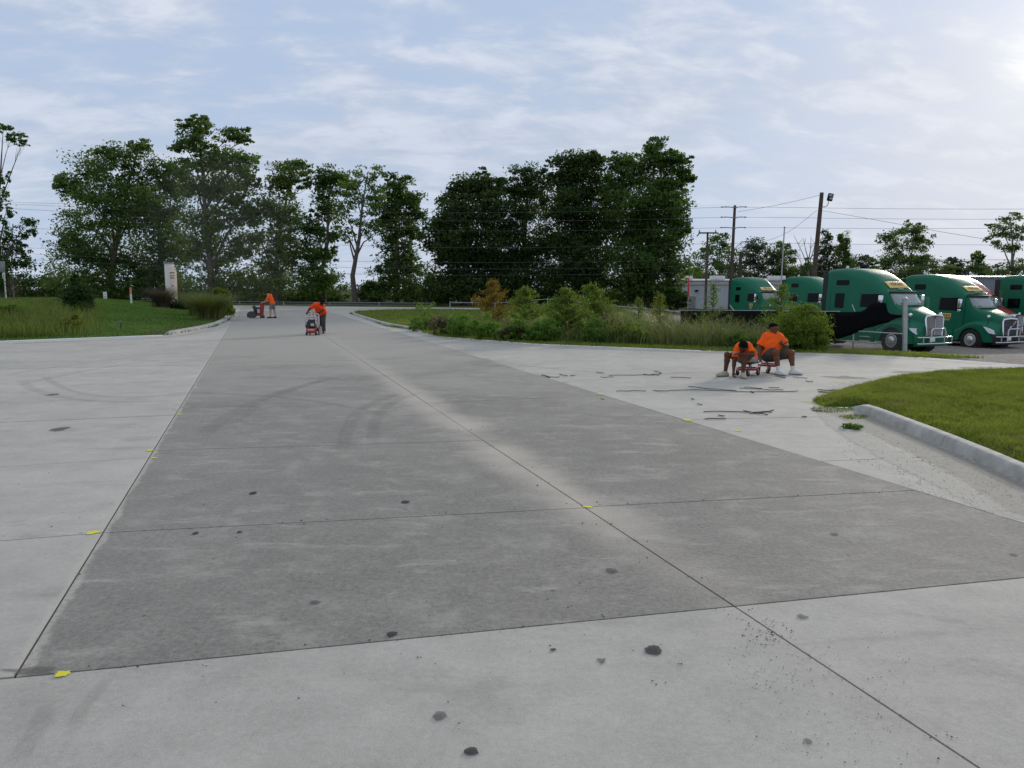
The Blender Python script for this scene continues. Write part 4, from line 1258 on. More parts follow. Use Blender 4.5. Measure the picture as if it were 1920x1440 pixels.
def pole(name, label, px, ytop, Y, r, material, cat='pole', lean=0.0, group=None):
    top = at(px, ytop, Y); xb = top[0] + lean; zb = float(tz(xb, Y))
    root = thing(name, label, cat, (xb, Y, zb - .05), 0, group)
    H = top[2] - zb
    MB().tube([(0, 0, -.2), (-lean * .5, 0, H / 2), (-lean, 0, H)], [r, r * .85, r * .68], 10).build('shaft', material, root)
    return root, H


GP = 'wooden poles behind the truck yard'
pa, HA = pole('utility_pole', 'tall wooden utility pole with three stacked crossarms', 1378, 384, 72, .17, M_WOOD, 'utility pole', .18 * -1, GP)
for y_ in (388.5, 407.5, 427):
    z_ = at(1376, y_, 72)[2] - pa.location.z
    arm = MB().tube([(-.05, -.18, z_ - .06), (.75, -.2, z_ + .02), (1.05, -.2, z_)], [.045, .04, .035], 6).tube([(.3, -.18, z_ - .06), (-.75, -.2, z_ + .02), (-1.0, -.2, z_ - .03)], [.045, .04, .035], 6).build('crossarm', M_STEEL, pa)
    for sx_ in (-1.05, 1.1): MB().lathe([(.03, -.10), (.07, -.07), (.04, -.03), (.08, 0), (.04, .04), (.06, .08), (.02, .12)], (sx_, -.2, z_), 'x', 8).build('insulator', M_STEEL, arm)
lz = at(1378, 470, 72)[2] - pa.location.z
la = MB().tube([(.12, 0, lz), (.55, -.1, lz + .45), (.95, -.15, lz + .78), (1.25, -.15, lz + .83)], .035, 6).build('lamp_arm', M_STEEL, pa)
MB().bevbox((1.45, -.15, lz + .82), (.5, .2, .12), .05).build('lamp_head', M_STEEL, la)
pb, HB = pole('floodlight_pole', 'tall leaning wooden pole with a floodlight near its top', 1541, 360, 66, .23, M_WOOD, 'utility pole', -.5, GP)
hz = at(1541, 388, 66)[2] - pb.location.z; xo = .44
la = MB().tube([(xo, 0, hz), (xo + .35, -.1, hz), (xo + .55, -.12, hz + .12), (xo + .62, -.12, hz + .5)], .035, 6).build('lamp_arm', M_STEEL, pb)
lh = MB().bevbox((xo + .72, -.16, hz + .78), (.42, .28, .62), .05, Matrix.Rotation(.2, 3, 'Y')).build('lamp_head', M_BLACK, pb)
MB().box((xo + .70, -.315, hz + .92), (.28, .02, .16)).box((xo + .74, -.315, hz + .66), (.28, .02, .16)).build('lens', mat('lamp_lens', (.35, .35, .36), .2, .2), lh)
pc, HC = pole('utility_pole', 'wooden pole with a single T-shaped crossarm in front of the white warehouse', 1327, 434, 66, .12, M_WOOD, 'utility pole', 0, GP)
z_ = at(1327, 437, 66)[2] - pc.location.z
arm = MB().box((-.05, -.14, z_), (1.5, .1, .12)).build('crossarm', M_WOOD, pc, smooth=False)
for sx_ in (-.74, .64): MB().lathe([(.05, .06), (.07, .12), (.04, .16), (.06, .22), (.02, .26)], (sx_, -.14, z_), 'z', 8).build('insulator', M_STEEL, arm)
MB().tube([(-.74, -.14, z_ - .05), (-.95, -.14, z_ - .28)], .05, 6).build('cable_dead_end', M_BLACK, arm)
ps, _ = pole('metal_mast', 'thin pale metal mast between the two farther green trucks', 1471, 425, 50, .055, M_GALV, 'mast', -.12)
MB().lathe([(.05, 0), (.06, .05), (.02, .08)], (.12, 0, _ - .02), 'z', 8).build('cap', M_GALV, ps)
pq, HQ = pole('utility_pole', 'short thick dark pole close by the pole with three crossarms', 1389, 472, 88, .26, M_WOOD, 'utility pole', 0, GP)
MB().lathe([(.2, HQ), (.22, HQ + .04), (.05, HQ + .1)], n=10).build('cap', M_STEEL, pq)
pt, HT = pole('utility_pole', 'small distant pole behind the grey metal building', 1817, 500, 125, .16, M_WOOD, 'utility pole', 0, GP)
MB().box((0, -.2, HT - .5), (1.4, .1, .1)).build('crossarm', M_WOOD, pt, smooth=False)
# red marker pole
b_ = at(1290, 575, 58); zt_ = at(1290, 521, 58)[2]; zb_ = float(tz(b_[0], 58))
mk = thing('marker_pole', 'thin pole with a red upper half beside the white warehouse', 'pole', (b_[0], 58, zb_))
MB().tube([(0, 0, -.1), (0, 0, (zt_ - zb_) * .62)], .03, 6).build('shaft', M_STEEL, mk)
MB().bevbox((0, 0, (zt_ - zb_) * .81), (.12, .05, (zt_ - zb_) * .38), .02).build('red_marker', mat('red_marker', (.55, .03, .03), .5), mk)


def wire(label, P_, group, r=.012):
    pts_ = [Vector(at(*p_)) for p_ in P_]
    out = []
    for i in range(len(pts_) - 1):
        p0, p1, p2, p3 = pts_[max(i - 1, 0)], pts_[i], pts_[i + 1], pts_[min(i + 2, len(pts_) - 1)]
        for k in range(8):
            u = k / 8
            out.append(.5 * ((2 * p1) + (p2 - p0) * u + (2 * p0 - 5 * p1 + 4 * p2 - p3) * u * u + (-p0 + 3 * p1 - 3 * p2 + p3) * u ** 3))
    out.append(pts_[-1])
    o = MB().tube(out, r, 4).build('power_line', M_WIRE)
    return tag(o, label, 'wire', group)


GL = 'power lines strung along the street'
LY, MY, RY = 79, 75, 66
for ys, lab in (((380, 399, 388.5, 392), 'topmost power line on the pole with three crossarms'), ((384, 414, 407.5, 411), 'power line on the middle of three crossarms'), ((393, 432, 427, 428), 'power line on the lowest of three crossarms'),
                ((428, 464, 456, 459), 'power line just below the crossarm lines'), ((465, 492, 484, 487), 'upper of the low cables crossing the dark clump'), ((476, 504, 497, 500), 'middle of the low cables crossing the dark clump'), ((487, 516, 508, 512), 'lowest cable crossing the dark clump')):
    wire(lab, [(-160, ys[0] - 6, LY + 1), (60, ys[0], LY), (450, (ys[0] + ys[1]) / 2 + 6, LY - 2), (830, ys[1], MY), (1150, (ys[1] + ys[2]) / 2 + 2, 73), (1378, ys[2], 71.8), (1650, (ys[2] + ys[3]) / 2 + 1, 70), (1920, ys[3], RY), (2150, ys[3] - 2, RY - 2)], GL)
GS = 'service wires at the floodlight pole'
wire('service wire from the floodlight pole top to the pole with crossarms', [(1384, 397, 71.7), (1460, 384, 69), (1537, 366, 66)], GS, .013)
wire('service wire sloping from the floodlight pole down behind the metal mast', [(1532, 394, 66), (1472, 438, 68), (1400, 462, 70), (1345, 470, 72)], GS, .013)
wire('service wire sloping from the floodlight pole over the second green truck', [(1542, 395, 66), (1640, 412, 64), (1750, 432, 62), (1845, 448, 60)], GS, .013)

# ---- low pipe rail along the far side of the street
u_ = (BL1 - BL0) / np.linalg.norm(BL1 - BL0)
gr = thing('guard_rail', 'low pale pipe rail on short posts along the far side of the street', 'guard rail', (float(BL0[0]), float(BL0[1]), 0))
rp = [(float(u_[0] * s_ + BN[0] * .8), float(u_[1] * s_ + BN[1] * .8)) for s_ in range(-36, 27, 3)]
MB().tube([(x, y, .42) for x, y in rp], .03, 6).build('rail', M_STEEL, gr)
MB().tube([(x, y, .20) for x, y in rp], .022, 6).build('rail', M_STEEL, gr)
for x, y in rp[::2]: MB().tube([(x, y, -.1), (x, y, .50)], .05, 6).build('post', M_STEEL, gr)

# ---- bent pipe fence behind the saplings
pf = thing('pipe_fence', 'bent low pipe fence behind the saplings, ending near the white warehouse', 'fence', (0, 66, 0))
fp = [(-5.6, 69.5), (-1.5, 68), (3, 65.5), (7.0, 62.5), (10.5, 60.5), (13.5, 58.5), (16.5, 56.5)]
prev = None
for i, (x, y) in enumerate(fp):
    zg = float(tz(x, y)); h = (.62, .55, .95, .58, .72, 1.0, 1.0)[i]
    MB().tube([(x, y - 66, zg - .1), (x + random.uniform(-.06, .06), y - 66, zg + h + .1)], .04, 6).build('post', M_GALV, pf)
    tp = (x, y - 66, zg + h)
    if prev: MB().tube([prev, tp], .028, 6).build('rail', M_GALV, pf)
    prev = tp

# ---- chain-link fence with the torn black screen
def fence_xy(px):
    b = (px - 960) / FPX
    for (x0, y0), (x1, y1) in zip(FENCE[:-1], FENCE[1:]):
        d0, d1 = x0 - b * y0, x1 - b * y1
        if d0 * d1 <= 0:
            u = d0 / (d0 - d1); return (x0 + (x1 - x0) * u, y0 + (y1 - y0) * u)
    return FENCE[-1]


def fpt(px, py, off=0.0):
    x, y = fence_xy(px); q = at(px, py, y)
    return Vector((q[0] - off, y, q[2]))


cf = thing('chain_link_fence', 'sagging chain-link fence with a thick steel corner post before the nearest green truck', 'fence', (FENCE[0][0], FENCE[0][1], 0))
FB = Vector(cf.location)
rl_ = lambda p_: tuple(Vector(p_) - FB)
z0 = float(tz(FENCE[0][0], FENCE[0][1] + .1))
top0 = fpt(1697, 560)
cpost = MB().tube([rl_((FENCE[0][0], FENCE[0][1], z0 - .2)), rl_(top0)], .068, 12).build('corner_post', M_GALV, cf)
MB().lathe([(.072, 0), (.072, .03), (.03, .06), (.01, .065)], rl_(top0 - Vector((0, 0, .02))), 'z', 12).build('cap', M_GALV, cpost)
for py in (615, 600): MB().lathe([(.08, 0), (.08, .03)], rl_(fpt(1697, py)), 'z', 12).build('clamp', M_STEEL, cpost)
for px, yt, yb in ((1600, 624, 658), (1552, 584, 655), (1423, 582, 625), (1320, 582, 612)):
    a, b = fpt(px, yt), fpt(px, yb); b.z = float(tz(b.x, b.y)) - .1
    MB().tube([rl_(b), rl_(a)], .028, 8).build('post', M_GALV, cf)
for pp in (((1576, 584), (1552, 584), (1423, 582.5), (1320, 582), (1262, 582)), ((1612, 621), (1650, 623.5), (1694, 626)), ((1500, 634), (1575, 638), (1645, 643))):
    MB().tube([rl_(fpt(*q, .03)) for q in pp], .02, 6).build('rail', M_GALV, cf)
# woven wire of the first bay
wm = MB(); A0, A1 = Vector((FENCE[0][0], FENCE[0][1])), Vector((FENCE[1][0], FENCE[1][1])); L = (A1 - A0).length; Hh = 1.15
sp = .075
k = -Hh
while k < L:
    for sgn in (1, -1):
        s0, s1 = (k, k + Hh) if sgn > 0 else (k + Hh, k)
        za_, zb_ = 0.0, Hh
        a, b = s0, s1
        pts2 = []
        for u in (0, 1):
            pts2.append([a + (b - a) * u, za_ + (zb_ - za_) * u])
        lo, hi = 0.0, 1.0
        dx2 = b - a
        for lim, sg in ((0, 1), (L, -1)):
            v0, v1 = (a - lim) * sg, (b - lim) * sg
            if v0 < 0 and v1 < 0: lo = 2
            elif v0 < 0: lo = max(lo, v0 / (v0 - v1))
            elif v1 < 0: hi = min(hi, v0 / (v0 - v1))
        if lo >= hi: continue
        seg = []
        for u in (lo, hi):
            s_ = a + dx2 * u; q = A0.lerp(A1, s_ / L); zg = float(tz(q.x, q.y))
            seg.append(rl_((q.x, q.y + .0, zg + .03 + Hh * u - .1 * (s_ / L))))
        wm.tube(seg, .0028, 3, False)
    k += sp
wm.build('wire_mesh', mat('weathered_wire', (.07, .072, .072), .7, .2, var=.1), cf, smooth=False)
# screen cloth: top / bottom edge measured along the fence
SCR = [(1696, 591, 594), (1684, 590, 598), (1672, 588, 603), (1668, 584, 604.5), (1664, 568, 606), (1652, 567, 609), (1640, 567.5, 612), (1633, 571, 614), (1626, 580, 616.5), (1618, 584, 619.5), (1600, 585, 627), (1575, 585, 636), (1552, 584.5, 648), (1500, 584, 645), (1460, 583.5, 640), (1423, 583, 632), (1370, 583, 622), (1320, 583, 615), (1278, 583, 608)]
vs, fs = [], []
for i, (px, ya, yb) in enumerate(SCR):
    for k in range(6):
        u = k / 5; off = .06 + .05 * math.sin(i * 1.9 + k * 1.1) * (u if 0 < i < 18 else 0)
        vs.append(tuple(fpt(px, ya + (yb - ya) * u, off)))
    if i:
        for k in range(5): fs.append(((i - 1) * 6 + k, (i - 1) * 6 + k + 1, i * 6 + k + 1, i * 6 + k))
mb = MB().add(vs, fs)
org = Vector((vs[60][0], vs[60][1], vs[65][2])); mb.v = [tuple(Vector(p_) - org) for p_ in mb.v]
scr = mb.build('fence_screen', mat('screen_cloth', (.004, .004, .005), .9, var=.3, scale=3, spec=.08), ang=2.0)
scr.location = org
md = scr.modifiers.new('thickness', 'SOLIDIFY'); md.thickness = .006
tag(scr, 'torn black screen cloth hanging on the chain-link fence', 'screen')
tw = MB()
for px, ya, px2, yb in ((1597, 571, 1603, 584), (1368, 572, 1377, 583), (1408, 574, 1407, 584), (1498, 575, 1508, 584)):
    a, b = fpt(px, yb), fpt(px2, yb); a.z = fpt(px, ya).z
    MB().tube([rl_(a), rl_(b)], .011, 5).build('loose_wire', M_GALV, cf)
# green pipe post in the yard
q = at(1739, 558, 39.0); zb_ = float(tz(q[0], 39.0))
gp = thing('pipe_post', 'green painted pipe post standing between two green trucks', 'post', (q[0], 39.0, zb_))
MG = mat('green_post_paint', (.012, .17, .075), .5)
MB().lathe([(.10, -.1), (.10, q[2] - zb_ - .03), (.085, q[2] - zb_), (.02, q[2] - zb_ + .02)], n=12).build('pipe', MG, gp)
MB().lathe([(.16, -.02), (.16, .03), (.11, .04)], n=12).build('base_plate', M_STEEL, gp)

# ---- monument sign on the lawn
e_ = onY(324, 62); k = e_[1] / FPX
ms = thing('monument_sign', 'tall off-white stepped monument sign with dark red lettering on the lawn', 'sign', (e_[0], e_[1], e_[2] - .05), R(-40))
M_STUC = mat('pale_stucco', (.78, .74, .69), .85, var=.06, scale=2)
M_STUC2 = mat('warm_lit_stucco', (.82, .68, .56), .85, var=.05, scale=2)  # pinkish tint puts the warm light on these faces into the colour
Hs = at(324, 494, 62)[2] - e_[2] + .05; wl, wr = 15.5 * k, 15 * k
MB().bevbox((0, 0, Hs / 2), (wl, wr * .72, Hs), .03).build('body', M_STUC, ms)
MB().bevbox((wl * .5 + .06, -.01, Hs / 2 - .12), (.12, wr * .74, Hs - .24), .02).build('face_panel', M_STUC2, ms)
MB().bevbox((0, wr * .36 + .11, Hs * .44), (wl * .9, .22, Hs * .82), .03).bevbox((0, wr * .36 + .11, Hs * .885), (wl * .9, .12, Hs * .05), .02).build('step', M_STUC2, ms)
MB().bevbox((0, 0, Hs + .035), (wl + .12, wr * .72 + .12, .07), .02).build('cap', M_STEEL, ms)
M_LET = mat('sign_letters', (.09, .035, .035), .6)
fx_ = wl * .5 + .125
mapf = lambda v: (fx_ + v.z, v.x, v.y)
text_mesh('GCC', 1, M_LET, 'lettering', ms, lambda v: (fx_, v.x, Hs * .70 + v.y), .02, 0, (wr * .60, 7 * k))
MB().box((fx_, 0, Hs * .79), (.012, wr * .62, .07)).build('lettering_bar', M_LET, ms, smooth=False)
MB().box((fx_, .0, Hs * .50), (.012, wr * .36, .06)).box((fx_, -.12, Hs * .53), (.012, .03, .10)).build('small_lettering', mat('sign_small', (.25, .20, .18), .7), ms, smooth=False)

# ---- road sign, small sign, marker posts
e_ = onY(17, 62); k = e_[1] / FPX
rs = thing('road_sign', 'grey metal back of a road sign on a post at the lawn edge', 'road sign', (e_[0], e_[1], e_[2]))
Hs = at(17, 490, 62)[2] - e_[2]
MB().box((0, 0, Hs / 2 - .1), (.09, .06, Hs + .2)).build('post', M_GALV, rs, smooth=False)
MB().bevbox((-2 * k, -.05, Hs - 10 * k), (11 * k, .02, 20 * k), .008, Matrix.Rotation(.03, 3, 'Y')).build('sign_panel', M_STEEL, rs)
pl_ = MB().bevbox((0, -.05, Hs - 26.5 * k), (5 * k, .02, 11 * k), .008).build('plate', M_WHITEP, rs)
MB().box((0, -.066, Hs - 26.5 * k), (.8 * k, .01, 7 * k)).build('red_stripe', mat('sign_red', (.5, .05, .04), .5), pl_, smooth=False)
e_ = onY(202, 61); k = e_[1] / FPX
sg_ = thing('yard_sign', 'small white yard sign on short legs near the orange and white marker', 'sign', (e_[0], e_[1], e_[2]))
MB().bevbox((0, 0, 10 * k), (7 * k, .03, 12.5 * k), .01).build('sign_panel', M_WHITEP, sg_)
MB().box((-.2 * k, -.02, 12.5 * k), (4.5 * k, .008, 1.2 * k)).box((0, -.02, 7.2 * k), (5 * k, .008, .9 * k)).build('printing', mat('sign_print', (.3, .3, .3), .7), sg_, smooth=False)
for s_ in (-2, 2): MB().tube([(s_ * k, 0, -.1), (s_ * k, 0, 4 * k)], .02, 5).build('leg', M_STEEL, sg_)
e_ = onY(250, 60); k = e_[1] / FPX
mp = thing('marker_post', 'slim marker post, white below and orange above, on the lawn', 'marker post', (e_[0], e_[1], e_[2]))
MB().tube([(0, 0, -.1), (0, 0, 18 * k)], [1.8 * k, 1.7 * k], 8).build('post', M_WHITEP, mp)
MB().tube([(0, 0, 18 * k), (0, 0, 29 * k), (0, 0, 30 * k)], [2.1 * k, 2.0 * k, 1.0 * k], 8).build('sleeve', mat('orange_sleeve', (.62, .20, .08), .6), mp)
e_ = ground_at(227, 619); k = e_[1] / FPX
sk = thing('short_stake', 'short dark stake standing in the mown lawn', 'stake', (e_[0], e_[1], e_[2]))
MB().tube([(0, 0, -.1), (.01, 0, 16 * k)], [1.3 * k, 1.2 * k], 7).build('shaft', mat('stake_green', (.05, .06, .045), .8), sk)
MB().lathe([(1.5 * k, 15 * k), (1.5 * k, 16 * k), (.6 * k, 16.6 * k)], n=8).build('cap', M_STEEL, sk)

# ================================================================== TRUCKS
M_PAINT = mat('green_truck_paint', (.003, .135, .066), .42, 0, var=.06, scale=.8, coat=.10, spec=.25)
M_REDP = mat('red_truck_paint', (.38, .022, .022), .35, 0, var=.05, scale=.8, coat=.6)
M_CHROME = mat('chrome', (.72, .72, .73), .16, 1.0, var=.03)
M_ALU = mat('aluminium', (.62, .62, .62), .32, .9, var=.08)
M_GLASS = mat('dark_glass', (.005, .006, .007), .15, 0, var=.02, spec=.12)
M_SHIELD = mat('windshield_glass', (.20, .23, .215), .09, 0, var=.25, scale=2, spec=1.0, coat=.6)  # base colour lightened to carry the bright sky reflected in the glass
M_TYRE2 = mat('tyre', (.018, .018, .018), .85, var=.2, scale=9)
M_FRAME = mat('chassis_black', (.018, .018, .019), .7, var=.2)
M_GRILLE = mat('grille_mesh', (.20, .19, .18), .4, .8, var=.1, scale=30)
M_PLATE = mat('sign_yellow', (.90, .62, .20), .5, var=.06)
M_INK = mat('sign_black', (.02, .015, .012), .6)
M_LAMP = mat('headlamp', (.55, .56, .57), .12, .3, var=.12, scale=14, coat=.8)
M_AMBER = mat('amber_lamp', (.8, .78, .72), .3)


def ring(w_, wt, z0, z1, rh, rv, n=6):
    """body cross-section, open box with rounded shoulders; y across, z up"""
    pts_ = [(-w_, z0), (w_, z0)]
    side = [(w_, z0 + (z1 - rv - z0) * .45)]
    pts_ += side
    for k in range(n + 1):
        a = math.pi / 2 * k / n
        pts_.append((wt - rh + rh * math.cos(a), z1 - rv + rv * math.sin(a)))
    for q in (.5, 0, -.5): pts_.append(((wt - rh) * q, z1 + .015 * (1 - q * q)))
    for k in range(n + 1):
        a = math.pi / 2 * (1 - k / n)
        pts_.append((-(wt - rh + rh * math.cos(a)), z1 - rv + rv * math.sin(a)))
    pts_.append((-w_, z0 + (z1 - rv - z0) * .45))
    return pts_


def loft(rings, cap=True):
    mb = MB(); vs, fs = [], []
    n = len(rings[0][1])
    for x, rg in rings:
        vs += [(x, y, z) for y, z in rg]
    for i in range(len(rings) - 1):
        for k in range(n): fs.append((i * n + k, i * n + (k + 1) % n, (i + 1) * n + (k + 1) % n, (i + 1) * n + k))
    if cap: fs += [tuple(range(n)), tuple((len(rings) - 1) * n + k for k in range(n))]
    return mb.add(vs, fs)


def interp(tab, x, j):
    xs = [r_[0] for r_ in tab]
    return float(np.interp(x, xs, [r_[j] for r_ in tab]))


def densify(tab, step):
    """smooth a station table (Catmull) so roofs curve"""
    out = []
    for i in range(len(tab) - 1):
        p0, p1, p2, p3 = [np.array(tab[max(0, min(len(tab) - 1, i + k))], float) for k in (-1, 0, 1, 2)]
        n = max(1, int((p2[0] - p1[0]) / step))
        for k in range(n):
            u = k / n
            q = .5 * ((2 * p1) + (p2 - p0) * u + (2 * p0 - 5 * p1 + 4 * p2 - p3) * u * u + (-p0 + 3 * p1 - 3 * p2 + p3) * u ** 3)
            q[0] = p1[0] + (p2[0] - p1[0]) * u
            out.append(tuple(q))
    return out + [tuple(tab[-1])]


STYLES = {
    # x, w, w top, z0, z1, shoulder rh, rv   (x measured from the front axle, forward +)
    'long_nose': dict(cab=[(-3.95, 1.20, 1.15, .95, 3.76, .15, .14), (-3.7, 1.23, 1.16, .95, 3.84, .24, .2), (-3.0, 1.23, 1.13, .95, 3.86, .34, .34), (-2.3, 1.22, 1.09, .95, 3.78, .42, .5), (-1.7, 1.19, 1.05, .95, 3.58, .46, .62),
                           (-1.2, 1.14, 1.0, .95, 3.30, .46, .56), (-.85, 1.09, .96, .95, 3.03, .44, .36), (-.62, 1.06, .93, .95, 2.80, .40, .14)],
                      upper=(-3.35, -2.6, 3.05, 3.30), lower=(-3.35, -2.8, 1.95, 2.66), door=(-1.85, -.8, 2.02, 2.66)),
    'flat_roof': dict(cab=[(-4.05, 1.20, 1.15, .95, 3.74, .15, .14), (-3.8, 1.23, 1.16, .95, 3.84, .22, .2), (-3.0, 1.23, 1.12, .95, 3.86, .30, .30), (-2.4, 1.22, 1.08, .95, 3.82, .40, .46), (-1.8, 1.19, 1.04, .95, 3.64, .46, .60),
                           (-1.25, 1.15, 1.02, .95, 3.34, .46, .56), (-.80, 1.10, .98, .95, 3.03, .42, .34), (-.55, 1.07, .95, .95, 2.84, .38, .16)],
                      upper=(-3.4, -2.75, 3.05, 3.34), lower=(-3.45, -2.75, 2.0, 2.55), door=(-1.85, -.78, 1.98, 2.66)),
    'tall_cap': dict(cab=[(-4.0, 1.20, 1.15, .95, 3.72, .22, .2), (-3.75, 1.22, 1.16, .95, 3.84, .30, .3), (-3.1, 1.22, 1.13, .95, 3.88, .42, .42), (-2.4, 1.21, 1.09, .95, 3.82, .48, .55), (-1.8, 1.18, 1.05, .95, 3.60, .5, .62),
                          (-1.3, 1.13, 1.0, .95, 3.26, .48, .5), (-.95, 1.09, .96, .95, 2.98, .44, .3), (-.62, 1.06, .93, .95, 2.80, .40, .14)],
                     upper=(-3.3, -2.7, 2.85, 3.1), lower=(-3.3, -2.75, 1.9, 2.5), door=(-1.8, -.8, 2.0, 2.62))}


def make_truck(label, style, loc, bearing, paint=M_PAINT, sign=True, group='green tractor trucks parked in the yard'):
    S = STYLES[style]
    hd_ = (math.sin(R(bearing)), math.cos(R(bearing)))
    root = thing('tractor_truck', label, 'truck', loc, math.atan2(hd_[1], hd_[0]), group)
    cab = densify(S['cab'], .12)
    body = [(x, ring(a, b, c, d_, e, f)) for x, a, b, c, d_, e, f in cab]
    lastz = S['cab'][-1][4]
    body += [(-.56, ring(1.02, .91, .95, lastz - .09, .22, .1)), (.0, ring(.98, .90, .95, 2.06, .16, .1)), (.06, ring(.95, .86, .95, 1.98, .14, .1))]
    cb = loft(body).build('cab', paint, root, ang=.5)

    def wy(x, z): return interp(cab, x, 1) + .0 + (interp(cab, x, 2) - interp(cab, x, 1)) * max(0.0, min(1.0, (z - (.95 + (interp(cab, x, 4) - interp(cab, x, 6) - .95) * .45)) / max(.1, (interp(cab, x, 4) - interp(cab, x, 6)) - (.95 + (interp(cab, x, 4) - interp(cab, x, 6) - .95) * .45))))

    def side_plate(name, poly, material, off=.012, parent=cb):
        """rounded window-like plate on both flanks"""
        for sg in (-1, 1):
            c = Vector((sum(p_[0] for p_ in poly) / len(poly), 0, sum(p_[1] for p_ in poly) / len(poly)))
            vs = [(x, sg * (wy(x, z) + off), z) for x, z in poly] + [(x + (c.x - x) * .04, sg * (wy(x, z) - .03), z) for x, z in poly]
            n = len(poly); fs = [tuple(range(n))] + [(i, (i + 1) % n, n + (i + 1) % n, n + i) for i in range(n)]
            MB().add(vs, fs).build(name, material, parent, smooth=False)

    def rrect(x0, x1, z0, z1, r=.06, skew=0.0):
        out = []
        for cx_, cz_, a0 in ((x1 - r, z1 - r, 0), (x0 + r, z1 - r, 90), (x0 + r, z0 + r, 180), (x1 - r, z0 + r, 270)):
            for k in range(4):
                a = R(a0 + 30 * k); out.append((cx_ + r * math.cos(a) + skew * (cz_ - z0), cz_ + r * math.sin(a)))
        return out

    u0, u1, u2, u3 = S['upper']; side_plate('sleeper_window', rrect(u0, u1, u2, u3, .07), M_GLASS)
    u0, u1, u2, u3 = S['lower']; side_plate('sleeper_window', rrect(u0, u1, u2, u3, .05), M_GLASS)
    u0, u1, u2, u3 = S['door']; side_plate('door_window', [(u0, u3 - .03), (u0, u2), (u1 + .12, u2 - .02), (u1 + .16, u2 + .1), (u1 - .05, u3 - .02)], M_GLASS)
    # thin shut lines: door and sleeper seam
    for x in (S['door'][0] - .06, S['cab'][1][0] + .05):
        for sg in (-1, 1):
            pts_ = [(x, sg * (wy(x, z) + .003), z) for z in (1.05, 1.6, 2.1, 2.75)]
            MB().tube(pts_, .010, 4).build('shut_line', M_FRAME, cb, smooth=False)
    # windshield and dark header band
    vs, fs = [], []
    nu, nv = 9, 5
    for j in range(nv):
        v = j / (nv - 1)
        for i in range(nu):
            u = -1 + 2 * i / (nu - 1)
            vs.append((-.02 + (-.545 + .02) * v + .05 * (1 - u * u) - .10 * abs(u) ** 3 * (1 - v) + .02, u * (.90 - .05 * v), 2.085 + (lastz - .10 - 2.085) * v + .03))
    for j in range(nv - 1):
        for i in range(nu - 1): fs.append((j * nu + i, j * nu + i + 1, (j + 1) * nu + i + 1, (j + 1) * nu + i))
    ws = MB().add(vs, fs).build('windshield', M_SHIELD, root, ang=2)
    md = ws.modifiers.new('thickness', 'SOLIDIFY'); md.thickness = .012
    band = MB()
    band.add([(-.53 + .06 * (1 - u * u) + .02 * j + (.03 if style != 'flat_roof' else .16 * (1 - j)), u * .90, lastz - .05 - .085 * (1 - j)) for j in (0, 1) for u in (-1, -.5, 0, .5, 1)], [(i, i + 1, i + 6, i + 5) for i in range(4)])
    vb = band.build('sun_visor', M_FRAME, root, ang=2)
    md = vb.modifiers.new('thickness', 'SOLIDIFY'); md.thickness = .02
    for sg in (-1, 1): MB().tube([(.03, sg * .2, 2.10), (-.06, sg * .62, 2.22)], .012, 5).build('wiper', M_FRAME, ws, smooth=False)

    # hood with fenders
    hood = [(.04, ring(.97, .88, .9, 2.04, .2, .14)), (.3, ring(.92, .80, .9, 1.99, .26, .2)), (.6, ring(.84, .70, .85, 1.90, .28, .28)), (.9, ring(.74, .60, .8, 1.78, .26, .3)), (1.12, ring(.64, .52, .72, 1.69, .20, .2)), (1.22, ring(.58, .48, .68, 1.63, .14, .12))]
    hb = loft(hood)
    for sg in (-1, 1):
        fst = []
        for x in (-.95, -.80, -.66, -.60, -.50, -.40, -.25, -.1, .1, .25, .40, .50, .60, .68, .85, 1.0, 1.12, 1.20):
            zt = float(np.interp(x, [-.95, -.62, -.3, 0, .3, .6, .9, 1.1, 1.2], [1.02, 1.16, 1.38, 1.47, 1.46, 1.38, 1.26, 1.14, 1.02]))
            zb = .5 + math.sqrt(max(0, .63 ** 2 - x * x)) if abs(x) < .62 else (.42 if x > 0 else .46)
            yo = float(np.interp(x, [-.95, -.6, .4, .8, 1.05, 1.2], [1.17, 1.21, 1.20, 1.13, 1.03, .90]))
            yi = .45; zi = float(np.interp(x, [-.95, 0, .6, 1.2], [1.15, 1.72, 1.62, 1.36])); r_ = .2
            sec = [(yi, zb), (yo, zb), (yo, zb + (zt - r_ - zb) * .5 if zt - r_ > zb else zb + .02)]
            for k in range(6):
                a = math.pi / 2 * k / 5; sec.append((yo - r_ + r_ * math.cos(a), max(zb + .03 + .002 * k, zt - r_ + r_ * math.sin(a))))
            sec += [((yo + yi) / 2, (zt + zi) / 2 - .04), (yi, zi)]
            fst.append((x, [(sg * y, z) for y, z in sec]))
        hb.join(loft(fst))
    hb.build('hood', paint, root, ang=.55)
    wl_ = MB()
    for sg in (-1, 1): wl_.lathe([(.60, -.30), (.60, .28)], (0, sg * .82, .5), 'y', 20)
    # bumper
    bm_ = MB()
    vs, fs = [], []
    nb = 11
    for i in range(nb):
        u = -1 + 2 * i / (nb - 1); y = u * 1.10; x = 1.30 - .17 * abs(u) ** 3
        for dx, z in ((-.15, .30), (0, .32), (.02, .55), (0, .80), (-.15, .84)): vs.append((x + dx, y, z))
    for i in range(nb - 1):
        for k in range(4): fs.append((i * 5 + k, (i + 1) * 5 + k, (i + 1) * 5 + k + 1, i * 5 + k + 1))
    bp = bm_.add(vs, fs).build('bumper', paint if style != 'flat_roof' else M_FRAME, root, ang=.7)
    md = bp.modifiers.new('thickness', 'SOLIDIFY'); md.thickness = .02
    # grille
    gw0, gw1, gz0, gz1 = (.47, .54, .78, 1.64) if style != 'flat_roof' else (.50, .52, .70, 1.55)
